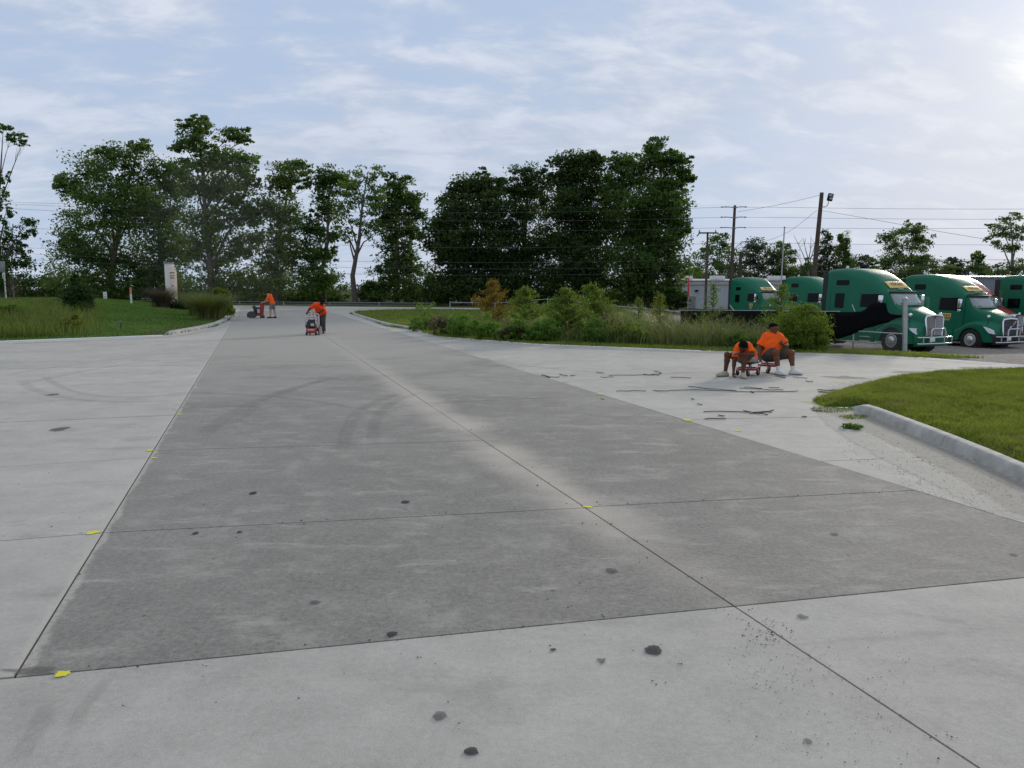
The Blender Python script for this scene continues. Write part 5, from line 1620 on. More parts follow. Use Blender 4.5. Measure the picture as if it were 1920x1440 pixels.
    gx_ = 1.26
    gm = MB().add([(gx_ - .02, -gw0, gz0), (gx_ - .02, gw0, gz0), (gx_ - .04, gw1, gz1), (gx_ - .04, -gw1, gz1)], [(0, 1, 2, 3)])
    gr_ = gm.build('grille', M_GRILLE if style != 'flat_roof' else M_FRAME, root, smooth=False)
    bars = MB()
    if style != 'flat_roof':
        for k in range(17):
            y = -gw0 + 2 * gw0 * (k + .5) / 17; bars.tube([(gx_, y, gz0 + .02), (gx_ - .02, y * gw1 / gw0, gz1 - .02)], .009, 4)
        bars.bevbox((gx_ + .005, 0, (gz0 + gz1) / 2), (.04, .05, gz1 - gz0 - .02), .01)
    else:
        for k in range(9):
            for j in range(9):
                y = -.42 + .84 * k / 8; z = gz0 + .06 + (gz1 - gz0 - .12) * j / 8
                bars.tube([(gx_, y - .05, z - .035), (gx_, y, z + .02), (gx_, y + .05, z - .035)], .009, 4)
    bars.build('grille_bars', M_ALU if style != 'flat_roof' else M_STEEL, gr_, smooth=False)
    fr = MB().tube([(gx_, -gw0 - .02, gz0), (gx_ - .03, -gw1 - .03, gz1 - .1), (gx_ - .04, -gw1 + .03, gz1 + .02), (gx_ - .0, 0, gz1 + .06), (gx_ - .04, gw1 - .03, gz1 + .02), (gx_ - .03, gw1 + .03, gz1 - .1), (gx_, gw0 + .02, gz0)], .045, 8)
    fr.build('grille_surround', M_CHROME, gr_)
    if style == 'flat_roof':
        MB().tube([(gx_ + .03, .36, gz1 - .08), (gx_ + .03, -.40, gz0 + .12)], .018, 5).lathe([(.075, 0), (.085, .02), (.055, .025), (.055, 0)], (gx_ + .02, -.02, (gz0 + gz1) / 2 + .02), 'x', 14).build('emblem', M_CHROME, gr_)
    else:
        MB().bevbox((gx_ + .03, 0, gz1 - .02), (.03, .07, .15), .02).build('emblem', mat('emblem_red', (.25, .05, .05), .3, .3), gr_)
    # headlamps, marker lamps
    for sg in (-1, 1):
        hl = MB()
        pts_ = [(1.13, .70, 1.02), (1.17, .73, .84), (1.10, 1.00, .86), (.98, 1.09, .96), (.84, 1.14, 1.10), (.92, 1.08, 1.14), (1.04, .90, 1.12)]
        if style == 'flat_roof': pts_ = [(1.10, .86, 1.02), (1.15, .84, .84), (1.06, 1.04, .85), (.90, 1.13, .90), (.62, 1.17, 1.22), (.72, 1.13, 1.20), (.95, 1.0, 1.10)]
        c = Vector((1.03, .93, 1.0)) if style != 'flat_roof' else Vector((.98, 1.02, 1.0))
        fr_ = [(x + .035, sg * (y + .03), z) for x, y, z in pts_]; bk = [(x - .08, sg * (y - .07), z) for x, y, z in pts_]
        cc_ = (c.x + .07, sg * (c.y + .06), c.z); n = len(pts_)
        hl.add(fr_ + bk + [cc_], [(i, (i + 1) % n, 2 * n) for i in range(n)] + [(i, (i + 1) % n, n + (i + 1) % n, n + i) for i in range(n)])
        hl.build('headlight', M_LAMP, root, ang=.9)
    # bull bar
    bb = MB()
    for z in (.72, .44): bb.tube([(1.30, -1.10, z), (1.44, -.95, z), (1.48, 0, z), (1.44, .95, z), (1.30, 1.10, z)], .035, 8)
    for y in (-.92, -.42, .42, .92): bb.tube([(1.46, y, .42), (1.46, y, .74)], .025, 6)
    bb.tube([(1.47, -.45, .72), (1.47, -.45, 1.0), (1.46, -.36, 1.10), (1.46, .36, 1.10), (1.47, .45, 1.0), (1.47, .45, .72)], .035, 8)
    for y in (-.45, .45): bb.tube([(1.2, y, .5), (1.46, y, .5)], .03, 6)
    bu = bb.build('bull_bar', M_ALU if style != 'long_nose' else M_ALU, root)
    MB().bevbox((1.50, -.40, .62), (.015, .32, .17), .01).build('licence_plate', M_WHITEP, bu)
    # mirrors
    for sg in (-1, 1):
        hm = MB().tube([(.72, sg * .92, 1.30), (.76, sg * .98, 1.62)], .018, 5).build('hood_mirror_arm', M_FRAME, root)
        MB().ball((.77, sg * .98, 1.70), (.07, .12, .10), 10, 7).build('mirror_head', M_CHROME, hm)
        dm = MB().tube([(-.72, sg * 1.04, 2.0), (-.55, sg * 1.32, 2.08), (-.55, sg * 1.32, 2.62), (-.72, sg * 1.02, 2.64)], .018, 5).build('door_mirror_arm', M_FRAME, root)
        MB().bevbox((-.55, sg * 1.36, 2.34), (.14, .24, .50), .05).build('mirror_head', M_CHROME, dm)
        MB().bevbox((-.55, sg * 1.36, 1.98), (.14, .24, .17), .05).build('mirror_head', M_CHROME, dm)
    # roof lamps, horn/antenna dome
    for y in (-.8, -.14, 0, .14, .8):
        x = -.66 + (.04 if abs(y) < .3 else -.02)
        MB().bevbox((x, y * .92, interp(cab, -.68, 4) + .01 - (.07 if abs(y) > .5 else 0)), (.05, .09, .035), .01).build('marker_lamp', M_AMBER, cb)
    MB().ball((-3.3, -.55, interp(cab, -3.3, 4) + .05), (.09, .06, .10), 8, 6).build('roof_dome', M_WHITEP, cb)
    # name board on the roof brow
    if sign:
        def roof(u, v):
            """u across -1..1, v up the roof slope 0..1"""
            x = -.70 - .36 * v; z1 = interp(cab, x, 4)
            return Vector((x + .02, u * .62, z1 + .030 + .015 * (1 - u * u)))
        vs, fs = [], []
        for j in range(4):
            for i in range(7): vs.append(roof(-1 + i / 3, j / 3))
        for j in range(3):
            for i in range(6): fs.append((j * 7 + i, j * 7 + i + 1, (j + 1) * 7 + i + 1, (j + 1) * 7 + i))
        nb_ = MB().add(vs, fs).build('name_board', M_PLATE, cb, ang=2)
        md = nb_.modifiers.new('thickness', 'SOLIDIFY'); md.thickness = .01
        text_mesh('ABILENE', 1, M_INK, 'lettering', nb_, lambda v: roof(v.x, .5 + v.y) + Vector((.045, 0, .050)), .004, 0, (1.56, .54))
        for sg in (-1, 1):
            x0 = -1.45
            f = lambda x, z: (x, sg * (1.175 + .012), z)
            pb_ = MB().box((x0, sg * (wy(x0, 1.7) + .006), 1.72), (.62, .012, .20)).build('door_sign', M_PLATE, cb, smooth=False)
            text_mesh('ABILENE', 1, M_INK, 'lettering', pb_, lambda v, sg=sg, x0=x0: (x0 - sg * v.x * -1 * -1, sg * (wy(x0, 1.7) + .024), 1.72 + v.y), .01, 0, (.54, .12))
            MB().box((x0, sg * (wy(x0, 1.5) + .004), 1.555), (.56, .008, .018)).box((x0, sg * (wy(x0, 1.5) + .004), 1.48), (.50, .008, .03)).build('door_lettering', M_PLATE, cb, smooth=False)
    # skirts, steps, fuel tank line, rear extenders
    for sg in (-1, 1):
        MB().bevbox((-2.45, sg * 1.13, .66), (2.95, .14, .66), .04).build('side_skirt', paint, root)
        MB().bevbox((-1.45, sg * 1.21, .62), (.6, .04, .05), .012).bevbox((-1.45, sg * 1.21, .42), (.6, .04, .05), .012).build('step', M_ALU, root)
        MB().bevbox((S['cab'][0][0] - .12, sg * 1.17, 2.35), (.28, .05, 2.6), .02).build('side_extender', M_FRAME, root)
    # chassis with drive axles
    cx0 = S['cab'][0][0]
    ch = MB()
    for sg in (-1, 1): ch.box((-2.6 - .6, sg * .42, .85), (7.4, .09, .26))
    ch.box((-1.5, 0, .75), (3.6, 1.9, .35)).box((0, 0, .5), (.14, 1.7, .14)).box((-5.0, 0, .5), (.16, 1.8, .16)).box((-6.3, 0, .5), (.16, 1.8, .16))
    ch.bevbox((-5.6, 0, 1.08), (1.1, .9, .12), .05)
    ch.join(wl_)
    ch.build('chassis', M_FRAME, root, smooth=False)

    def wheel(x, y, sg, dual):
        wd = .30 if not dual else .62
        ty = MB().lathe([(.30, -wd / 2 + .02), (.44, -wd / 2), (.50, -wd / 2 + .035), (.515, -wd / 2 + .08), (.515, wd / 2 - .08), (.50, wd / 2 - .035), (.44, wd / 2), (.30, wd / 2 - .02)], (x, y, .515), 'y', 28).build('wheel', M_TYRE2, root, ang=.5)
        o_ = sg * wd / 2
        s_ = sg * (1 if not dual else -1)
        rm = MB().lathe([(.315, o_ + sg * .004), (.300, o_ + sg * .012), (.285, o_ - sg * .03), (.25, o_ - sg * .05 + s_ * .03), (.17, o_ - sg * .03 + s_ * .05), (.13, o_ + s_ * .06 - sg * .02), (.10, o_ + s_ * .10 - sg * .02), (.03, o_ + s_ * .11 - sg * .02)], (x, y, .515), 'y', 24).build('rim', M_ALU, ty)
        hl = MB()
        for k in range(10):
            a = 2 * math.pi * k / 10; hl.lathe([(.030, o_ - sg * .06), (.030, o_ + sg * (.004 if not dual else .0))], (x + math.cos(a) * .225, y, .515 + math.sin(a) * .225), 'y', 8)
        hl.build('rim_holes', M_FRAME, ty)
        return ty

    for sg in (-1, 1):
        wheel(0, sg * 1.04, sg, False)
        for x in (-5.0, -6.3): wheel(x, sg * .90, sg, True)
    return root


def yard(x, y): return (x, y, float(tz(x, y)))


make_truck('green long-nosed truck with tall chrome grille right behind the steel fence post', 'long_nose', (18.5, 35.8, -1.04), 156)
make_truck('green truck with a diagonal bar on its dark grille, beside the long-nosed one', 'flat_roof', (24.5, 39.8, -1.26), 156)
make_truck('green truck with a rounded roof cap, partly hidden by a cypress sapling', 'tall_cap', (20.2, 59.5, -1.14), 160)
make_truck('green truck standing just behind the long-nosed one, nose hidden', 'flat_roof', (23.7, 56.0, -1.12), 152, sign=False)
make_truck('green truck cut off at the end of the row, beyond the red one', 'flat_roof', (31.04, 41.84, -1.27), 156)
make_truck('red truck squeezed between two green trucks', 'long_nose', (26.95, 43.1, -1.26), 156, M_REDP, False)

# ================================================================== PEOPLE
def smin(f, d, k):
    h = np.clip(.5 + .5 * (f - d) / k, 0, 1)
    return d * h + f * (1 - h) - k * h * (1 - h)


class Field:
    """signed-distance modelling grid: tapered limbs blended into one continuous skin"""
    def __init__(s, lo, hi, h):
        s.lo = np.array(lo, float); s.h = h
        s.n = np.ceil((np.array(hi, float) - s.lo) / h).astype(int) + 1
        s.F = np.full(tuple(s.n), .3, np.float32)

    def limb(s, a, b, ra, rb, k=.03, mode='add'):
        a, b = np.array(a, float), np.array(b, float)
        m_ = max(ra, rb) + k + .04
        i0 = np.maximum(((np.minimum(a, b) - m_ - s.lo) / s.h).astype(int), 0); i1 = np.minimum(((np.maximum(a, b) + m_ - s.lo) / s.h).astype(int) + 2, s.n)
        if np.any(i1 <= i0): return
        ax = [s.lo[q] + np.arange(i0[q], i1[q]) * s.h for q in range(3)]
        X, Y, Z = np.meshgrid(*ax, indexing='ij')
        ab = b - a; L = ab @ ab + 1e-12
        t = np.clip(((X - a[0]) * ab[0] + (Y - a[1]) * ab[1] + (Z - a[2]) * ab[2]) / L, 0, 1)
        d_ = np.sqrt((X - a[0] - t * ab[0]) ** 2 + (Y - a[1] - t * ab[1]) ** 2 + (Z - a[2] - t * ab[2]) ** 2) - (ra + (rb - ra) * t)
        sl = tuple(slice(i0[q], i1[q]) for q in range(3))
        s.F[sl] = smin(s.F[sl], d_, k)

    def grid(s):
        return np.meshgrid(*[s.lo[q] + np.arange(s.n[q]) * s.h for q in range(3)], indexing='ij')

    def cut(s, p, n):
        """keep the side the normal n points away from"""
        X, Y, Z = s.grid()
        s.F = np.maximum(s.F, (X - p[0]) * n[0] + (Y - p[1]) * n[1] + (Z - p[2]) * n[2]).astype(np.float32)

    def wrinkle(s, amp, sc):
        X, Y, Z = s.grid()
        s.F += (amp * (np.sin(X * sc + 2 * np.sin(Z * sc * .7)) * np.sin(Z * sc * 1.3 + 1.5 * np.sin(Y * sc)) + .5 * np.sin(Y * sc * 2.1 + Z * sc))).astype(np.float32)

    def mesh(s, name):
        F = s.F; ins = F < 0
        nx, ny, nz = F.shape
        c = [ins[i:nx - 1 + i, j:ny - 1 + j, k:nz - 1 + k] for i in (0, 1) for j in (0, 1) for k in (0, 1)]
        tot = sum(q.astype(np.int8) for q in c); act = (tot > 0) & (tot < 8)
        I = np.argwhere(act); idx = -np.ones(act.shape, np.int64); idx[act] = np.arange(len(I))
        acc = np.zeros((len(I), 3)); cnt = np.zeros(len(I))
        for ax in range(3):
            o1, o2 = [q for q in range(3) if q != ax]
            for u in (0, 1):
                for v in (0, 1):
                    p0 = I.copy(); p0[:, o1] += u; p0[:, o2] += v; p1 = p0.copy(); p1[:, ax] += 1
                    f0 = F[tuple(p0.T)]; f1 = F[tuple(p1.T)]; m_ = (f0 < 0) != (f1 < 0)
                    t = np.where(m_, f0 / (f0 - f1 + 1e-12), 0)
                    q = p0.astype(float); q[:, ax] += t
                    acc[m_] += q[m_]; cnt[m_] += 1
        V = s.lo + acc / cnt[:, None] * s.h
        faces = []
        for ax in range(3):
            o1, o2 = [q for q in range(3) if q != ax]
            sl0 = [slice(None)] * 3; sl1 = [slice(None)] * 3
            sl0[ax] = slice(0, -1); sl1[ax] = slice(1, None)
            a, b = ins[tuple(sl0)], ins[tuple(sl1)]
            E = np.argwhere(a != b)
            E = E[(E[:, o1] > 0) & (E[:, o2] > 0) & (E[:, o1] < F.shape[o1] - 1) & (E[:, o2] < F.shape[o2] - 1)]
            fl = a[tuple(E.T)]
            q = []
            for u, v in ((1, 1), (0, 1), (0, 0), (1, 0)):
                w_ = E.copy(); w_[:, o1] -= u; w_[:, o2] -= v; q.append(idx[tuple(w_.T)])
            Q = np.stack(q, 1)
            flip = fl if ax != 1 else ~fl
            Q[~flip] = Q[~flip][:, ::-1]
            faces.append(Q)
        Q = np.concatenate(faces); Q = Q[(Q >= 0).all(1)]
        me = bpy.data.meshes.new(name)
        me.from_pydata(V.tolist(), [], Q.tolist())
        me.polygons.foreach_set('use_smooth', np.ones(len(me.polygons), bool)); me.update()
        return me


def V3(*a): return np.array(a, float)


def nrm(v): v = np.array(v, float); return v / (np.linalg.norm(v) + 1e-9)


M_SHIRT = mat('orange_shirt', (.95, .125, .014), .85, var=.08, scale=9, spec=.15)
M_SHIRT2 = mat('red_orange_shirt', (.90, .075, .010), .85, var=.08, scale=9, spec=.15)
M_SKD = mat('skin_dark', (.10, .042, .022), .6, var=.08, scale=20, spec=.2)
M_SKM = mat('skin_brown', (.16, .066, .035), .6, var=.08, scale=20, spec=.2)
M_SKL = mat('skin_light', (.48, .27, .19), .55, var=.08, scale=20)
M_HAIR = mat('hair', (.005, .004, .004), .9, var=.3, scale=40, spec=.1)
M_SHOEW = mat('white_shoe', (.70, .70, .70), .6, var=.08)
M_SHOET = mat('tan_shoe', (.42, .37, .27), .7, var=.12)
M_SHOEB = mat('black_shoe', (.02, .02, .02), .6)
M_SOLE = mat('sole', (.08, .08, .075), .8)
M_KHAKI = mat('dark_khaki', (.065, .055, .040), .85, var=.12)
M_GREYS = mat('grey_shorts', (.17, .17, .165), .85, var=.15)
M_PALE = mat('pale_shorts', (.30, .295, .275), .85, var=.15)
M_JEAN = mat('charcoal_trousers', (.055, .053, .055), .85, var=.15)
M_SOCK = mat('white_sock', (.72, .71, .69), .85)


def person(label, loc, J, shirt, trousers, skin, shoe, bulk=1.0, long_legs=False, socks=False, cap=False, belly=0.0, hem=None, sleeve=.78, leg=.80, group=None):
    J = {k: V3(*v) for k, v in J.items()}
    root = thing('person', label, 'person', loc, 0, group)
    allp = np.array(list(J.values())); lo, hi = allp.min(0) - .30, allp.max(0) + .30
    lo[2] = max(lo[2], -.02)
    b = bulk
    sh, hp = (J['shL'] + J['shR']) / 2, (J['hipL'] + J['hipR']) / 2
    acr = nrm(J['shL'] - J['shR']); hacr = nrm(J['hipL'] - J['hipR'])
    mid = J.get('belly', (sh + hp) / 2)
    inL, inR = J['shL'] - acr * .07, J['shR'] + acr * .07
    f, up = nrm(J['face']), nrm(J['hup'] if 'hup' in J else V3(0, 0, 1))
    up = nrm(up - f * (up @ f)); sd = np.cross(f, up); hd_ = J['head']

    def torso(F, e):
        F.limb(J['hipL'], J['hipR'], .112 * b + e, .112 * b + e, .05)
        F.limb(hp, mid, .125 * b + e, .128 * b + e + belly * .6, .06)
        F.limb(mid, sh - (sh - mid) * .25, .128 * b + e + belly * .5, .125 * b + e, .06)
        for q, hj in ((inL, J['hipL']), (inR, J['hipR'])):
            F.limb(q - (q - mid) * .12, mid + (hj - hp) * .9, .092 * b + e, .10 * b + e + belly * .4, .06)
            F.limb(mid + (hj - hp) * .9, hj, .10 * b + e + belly * .3, .10 * b + e, .06)
        F.limb(inL, inR, .080 * b + e, .080 * b + e, .06)

    F = Field(lo, hi, .009)
    torso(F, -.012)
    nb = hd_ - up * .07 - f * .02
    F.limb(sh + nrm(nb - sh) * .02, nb, .062, .052, .035)
    F.limb(hd_ - f * .022 + up * .018, hd_ + f * .012 + up * .022, .088, .084, .02)
    F.limb(hd_ + f * .030 - up * .050, hd_ + f * .052 - up * .085, .062, .042, .035)
    F.limb(hd_ + f * .088 + up * .012, hd_ + f * .108 - up * .022, .010, .016, .014)
    F.limb(hd_ + f * .082 + up * .030 - sd * .04, hd_ + f * .082 + up * .030 + sd * .04, .012, .012, .014)
    F.limb(hd_ + f * .086 - up * .060 - sd * .018, hd_ + f * .086 - up * .060 + sd * .018, .010, .010, .010)
    for s_ in (-1, 1): F.limb(hd_ + sd * s_ * .090 + up * .015, hd_ + sd * s_ * .092 - up * .02, .016, .011, .012)
    for q in 'LR':
        a, e, wv = J['sh' + q], J['el' + q], J['wr' + q]
        F.limb(a, e, .054 * b, .043 * (b * .5 + .5), .03)
        F.limb(e, e + (wv - e) * .4, .044 * (b * .5 + .5), .041, .02); F.limb(e + (wv - e) * .4, wv, .041, .027, .02)
        dv = nrm(J['hd' + q] - wv); n_ = J.get('pn' + q, V3(0, -1, 0)); n_ = nrm(n_ - dv * (n_ @ dv)); s_ = np.cross(dv, n_)
        kn = wv + dv * .085
        for o_ in (-.022, 0, .022): F.limb(wv + s_ * o_ * .6 + dv * .02, kn + s_ * o_, .018, .016, .012)
        cu = J.get('curl' + q, V3(.9, 0, 0))[0]
        for i, (o_, ln) in enumerate(((-.033, .066), (-.011, .078), (.011, .072), (.033, .056))):
            k0 = kn + s_ * o_; d1 = nrm(dv * math.cos(cu * .6) + n_ * math.sin(cu * .6)); d2 = nrm(dv * math.cos(cu * 1.5) + n_ * math.sin(cu * 1.5))
            k1 = k0 + d1 * ln * .55; F.limb(k0, k1, .0105, .0098, .004); F.limb(k1, k1 + d2 * ln * .55, .0098, .0085, .004)
        sg = 1 if q == 'L' else -1
        t0 = wv + dv * .03 + s_ * sg * .024; t1 = t0 + nrm(dv * .7 + s_ * sg * .7 + n_ * .3) * .042
        F.limb(t0, t1, .0135, .0115, .01); F.limb(t1, t1 + nrm(dv * .9 + n_ * .5) * .032, .0115, .009, .004)
        h_, k_, an, to = J['hip' + q], J['kn' + q], J['an' + q], J['to' + q]
        F.limb(h_, k_, .092 * b, .062 * (b * .5 + .5), .04)
        c_ = k_ + (an - k_) * .32; back = nrm(np.cross(np.cross(an - k_, to - an), an - k_)); back = back * (-1 if back @ (to - an) > 0 else 1)
        F.limb(k_, c_ + back * .012, .058 * (b * .5 + .5), .056 * (b * .5 + .5), .03); F.limb(c_ + back * .012, an, .056 * (b * .5 + .5), .036, .03)
        F.limb(an, an + (to - an) * .6, .036, .028, .03)
    body = link('body', F.mesh('body'), skin, root)
    # face details
    for s_ in (-1, 1):
        c_ = hd_ + f * .084 + up * .012 + sd * s_ * .032
        e_o = MB().ball(tuple(c_), .0085, 8, 6).build('eye', mat('eye_white', (.22, .20, .18), .3), body)
        MB().ball(tuple(c_ + f * .005), .0055, 6, 5).build('iris', M_HAIR, e_o)
    MB().tube([tuple(hd_ + f * .093 - up * .058 + sd * o_) for o_ in (-.022, 0, .022)], [.003, .006, .003], 5).build('mouth', mat('lips', (.10, .035, .03), .5), body)
    # hair or cap
    Fh = Field(hd_ - .16, hd_ + .16, .009)
    Fh.limb(hd_ - f * .026 + up * .022, hd_ + f * .010 + up * .028, .097, .092, .02)
    Fh.cut(hd_ + up * .030 + f * .02, nrm(-up * 1.0 + f * .75))
    Fh.wrinkle(.0016, 160)
    hair = link('hair' if not cap else 'cap', Fh.mesh('hair'), M_HAIR, root)
    if cap:
        pk = MB(); vs, fs = [], []
        for j in range(3):
            for i in range(7):
                a = -1.0 + 2.0 * i / 6
                q = hd_ + up * (.055 - .012 * j) + f * (.075 + .035 * j * math.cos(a)) * math.cos(a * .6) + sd * math.sin(a) * (.085 + .004 * j)
                vs.append(tuple(q))
        for j in range(2):
            for i in range(6): fs.append((j * 7 + i, j * 7 + i + 1, (j + 1) * 7 + i + 1, (j + 1) * 7 + i))
        pko = pk.add(vs, fs).build('peak', M_HAIR, hair, ang=2); md = pko.modifiers.new('t', 'SOLIDIFY'); md.thickness = .008
    # shirt
    F = Field(lo, hi, .011)
    torso(F, .012)
    F.limb(sh, sh + nrm(nb - sh) * .025, .070, .064, .03)
    for q in 'LR':
        a, e = J['sh' + q], J['el' + q]
        F.limb(a - (a - sh) * .25, a + (e - a) * sleeve, .072 * b, .078 * b, .05)
    F.wrinkle(.0045, 34)
    for q in 'LR':
        a, e = J['sh' + q], J['el' + q]; dv = nrm(e - a); p_ = a + (e - a) * sleeve
        X, Y, Z = F.grid(); near = (np.sqrt((X - p_[0]) ** 2 + (Y - p_[1]) ** 2 + (Z - p_[2]) ** 2) < .14)
        pl_ = (X - p_[0]) * dv[0] + (Y - p_[1]) * dv[1] + (Z - p_[2]) * dv[2]
        F.F = np.where(near, np.maximum(F.F, pl_), F.F).astype(np.float32)
    hn = nrm(hp - mid); hc = hp + hn * (.02 if hem is None else hem)
    F.cut(hc, hn)
    link('shirt', F.mesh('shirt'), shirt, root)
    # shorts or trousers
    F = Field(lo, hi, .011)
    F.limb(J['hipL'], J['hipR'], .122 * b, .122 * b, .05); F.limb(hp, hp - hn * .06, .125 * b, .125 * b, .05)
    for q in 'LR':
        h_, k_, an = J['hip' + q], J['kn' + q], J['an' + q]
        if long_legs:
            F.limb(h_, k_, .108 * b, .085, .04); F.limb(k_, an + (k_ - an) * .08, .083, .072, .03)
        else:
            F.limb(h_, h_ + (k_ - h_) * leg, .112 * b, .095 * b, .035)
    F.wrinkle(.004, 30)
    if not long_legs:
        for q in 'LR':
            h_, k_ = J['hip' + q], J['kn' + q]; dv = nrm(k_ - h_); p_ = h_ + (k_ - h_) * leg
            X, Y, Z = F.grid(); near = (np.sqrt((X - p_[0]) ** 2 + (Y - p_[1]) ** 2 + (Z - p_[2]) ** 2) < .17)
            F.F = np.where(near, np.maximum(F.F, (X - p_[0]) * dv[0] + (Y - p_[1]) * dv[1] + (Z - p_[2]) * dv[2]), F.F).astype(np.float32)
    link('trousers' if long_legs else 'shorts', F.mesh('shorts'), trousers, root)
    for q in 'LR':
        an, to = J['an' + q], J['to' + q]; dv = nrm(V3(to[0] - an[0], to[1] - an[1], 0)); heel = V3(an[0], an[1], .045) - dv * .045
        F = Field(np.minimum(heel, to) - .12 - V3(0, 0, 0), np.maximum(an, to) + .12, .008)
        tip = V3(to[0], to[1], .038)
        F.limb(heel, heel + (tip - heel) * .55, .046, .048, .02); F.limb(heel + (tip - heel) * .5, tip, .048, .038, .02)
        F.limb(V3(an[0], an[1], .05), V3(an[0], an[1], .095), .046, .045, .03)
        F.limb(V3(an[0], an[1], .08) + dv * .02, tip - dv * .06 + V3(0, 0, .018), .040, .034, .02)
        F.cut(V3(0, 0, .012), V3(0, 0, -1)); F.cut(V3(an[0], an[1], .115), nrm(an - J['kn' + q]) * -1)
        so = link('shoe', F.mesh('shoe'), shoe, root)
        s_ = np.cross(dv, V3(0, 0, 1)); pl_ = []
        for u, w_ in ((-.045, .0), (-.035, .03), (.05, .040), (.16, .046), (.235, .034), (.262, .0)): pl_.append((u, w_))
        poly = [heel + dv * (u + 0.0) * (np.linalg.norm(tip - heel) / .235) + s_ * w_ for u, w_ in pl_] + [heel + dv * u * (np.linalg.norm(tip - heel) / .235) - s_ * w_ for u, w_ in pl_[-2:0:-1]]
        MB().prism([(p_[0], p_[1]) for p_ in poly], .001, .018).build('sole', M_SOLE, so, smooth=False)
        if socks:
            up_ = an + (J['kn' + q] - an) * .26
            MB().tube([tuple(an + (J['kn' + q] - an) * .02), tuple(an + (J['kn' + q] - an) * .14), tuple(up_)], [.046, .046, .050], 12).build('sock', M_SOCK, root)
    return root


def spot(px, py): q = g(px, py); return (q[0], q[1], 0.0)


PA_ = spot(1385, 706)
person('person in orange shirt hunched over on a rolling seat, reaching one hand to the ground', PA_, dict(
    hipL=(.31, .14, .37), hipR=(.18, .28, .37), knL=(.05, -.22, .44), anL=(.0, -.28, .09), toL=(.0, -.47, .03), knR=(-.25, .03, .46), anR=(-.28, .03, .09), toR=(-.46, -.03, .03),
    shL=(.20, -.06, .64), shR=(-.05, .05, .61), belly=(.18, .13, .50), elL=(.20, -.24, .48), wrL=(-.04, -.27, .50), hdL=(-.14, -.27, .51), pnL=(0, 0, -1), curlL=(.5, 0, 0), elR=(-.12, -.06, .34), wrR=(-.15, -.13, .13), hdR=(-.16, -.15, .03), pnR=(.6, -.6, 0), curlR=(.9, 0, 0),
    head=(.025, -.15, .645), face=(-.28, -.55, -.78), hup=(-.1, -.75, .55)), M_SHIRT, M_PALE, M_SKD, M_SHOET, 1.0, sleeve=.75, leg=.62, hem=-.02)
PB_ = spot(1450, 700)
person('person in orange shirt sitting upright on a rolling seat with white socks and shoes', PB_, dict(
    hipL=(.08, .15, .40), hipR=(-.13, .09, .40), knR=(-.05, -.27, .48), anR=(.0, -.33, .09), toR=(.08, -.51, .03), knL=(.31, -.18, .46), anL=(.36, -.20, .09), toL=(.49, -.34, .03),
    shL=(.165, .13, .785), shR=(-.205, .06, .79), belly=(-.02, .08, .60), elR=(-.31, .06, .56), wrR=(-.325, -.02, .40), hdR=(-.325, -.05, .30), pnR=(1, 0, 0), curlR=(.5, 0, 0), elL=(.27, .02, .61), wrL=(.16, -.13, .63), hdL=(.08, -.18, .67), pnL=(-.3, .2, 1), curlL=(1.2, 0, 0),
    head=(-.02, .04, .985), face=(.45, -.85, -.22)), M_SHIRT, M_KHAKI, M_SKM, M_SHOEW, 1.22, socks=True, belly=.03, hem=.0, leg=.78)
PC_ = spot(508, 596.5)
person('person in orange shirt and grey shorts pushing the larger red concrete saw', PC_, dict(
    hipL=(.12, -.10, .92), hipR=(.13, .10, .92), knL=(.02, -.11, .50), anL=(.02, -.12, .09), toL=(-.18, -.14, .03), knR=(.20, .10, .50), anR=(.26, .10, .09), toR=(.08, .12, .03),
    shL=(-.04, -.19, 1.40), shR=(0.0, .19, 1.42), belly=(.07, 0, 1.14), elL=(-.17, -.23, 1.13), wrL=(-.40, -.19, .97), hdL=(-.49, -.18, .93), pnL=(0, 0, -1), curlL=(1.4, 0, 0), elR=(-.15, .23, 1.14), wrR=(-.40, .19, .97), hdR=(-.49, .18, .93), pnR=(0, 0, -1), curlR=(1.4, 0, 0),
    head=(-.17, .02, 1.54), face=(-.7, .1, -.7), hup=(-.5, 0, .7)), M_SHIRT, M_GREYS, M_SKL, M_SHOEB, 1.0, hem=.06, leg=.85, cap=True)
PD_ = spot(603, 625.5)
person('person in red-orange shirt and dark cap bending over the smaller concrete saw', PD_, dict(
    hipL=(.06, .20, .86), hipR=(-.14, .20, .86), knL=(.07, .10, .48), anL=(.07, .14, .09), toL=(.09, -.06, .03), knR=(-.13, .28, .48), anR=(-.13, .46, .09), toR=(-.13, .27, .03),
    shL=(.17, -.18, 1.13), shR=(-.25, -.14, 1.19), belly=(-.04, .06, 1.0), elR=(-.42, -.22, 1.0), wrR=(-.45, -.40, .90), hdR=(-.45, -.46, .86), pnR=(0, 0, -1), curlR=(1.4, 0, 0), elL=(.14, -.36, .94), wrL=(-.01, -.44, .88), hdL=(-.06, -.47, .86), pnL=(0, 0, -1), curlL=(1.4, 0, 0),
    head=(.15, -.33, 1.29), face=(-.10, -.78, -.62), hup=(.15, -.5, .75)), M_SHIRT2, M_JEAN, M_SKD, M_SHOEB, 1.08, long_legs=True, cap=True, hem=.16)
tb_ = thing('hand_tool', 'thin dark tool held across the knee of the hunched person', 'tool', (PA_[0], PA_[1], .0))
MB().bevbox((-.19, -.30, .535), (.20, .035, .014), .005, Matrix.Rotation(.12, 3, 'Y')).build('blade', M_STEEL, tb_)
MB().bevbox((-.09, -.285, .528), (.10, .04, .024), .008, Matrix.Rotation(.12, 3, 'Y')).build('handle', M_BLACK, tb_)

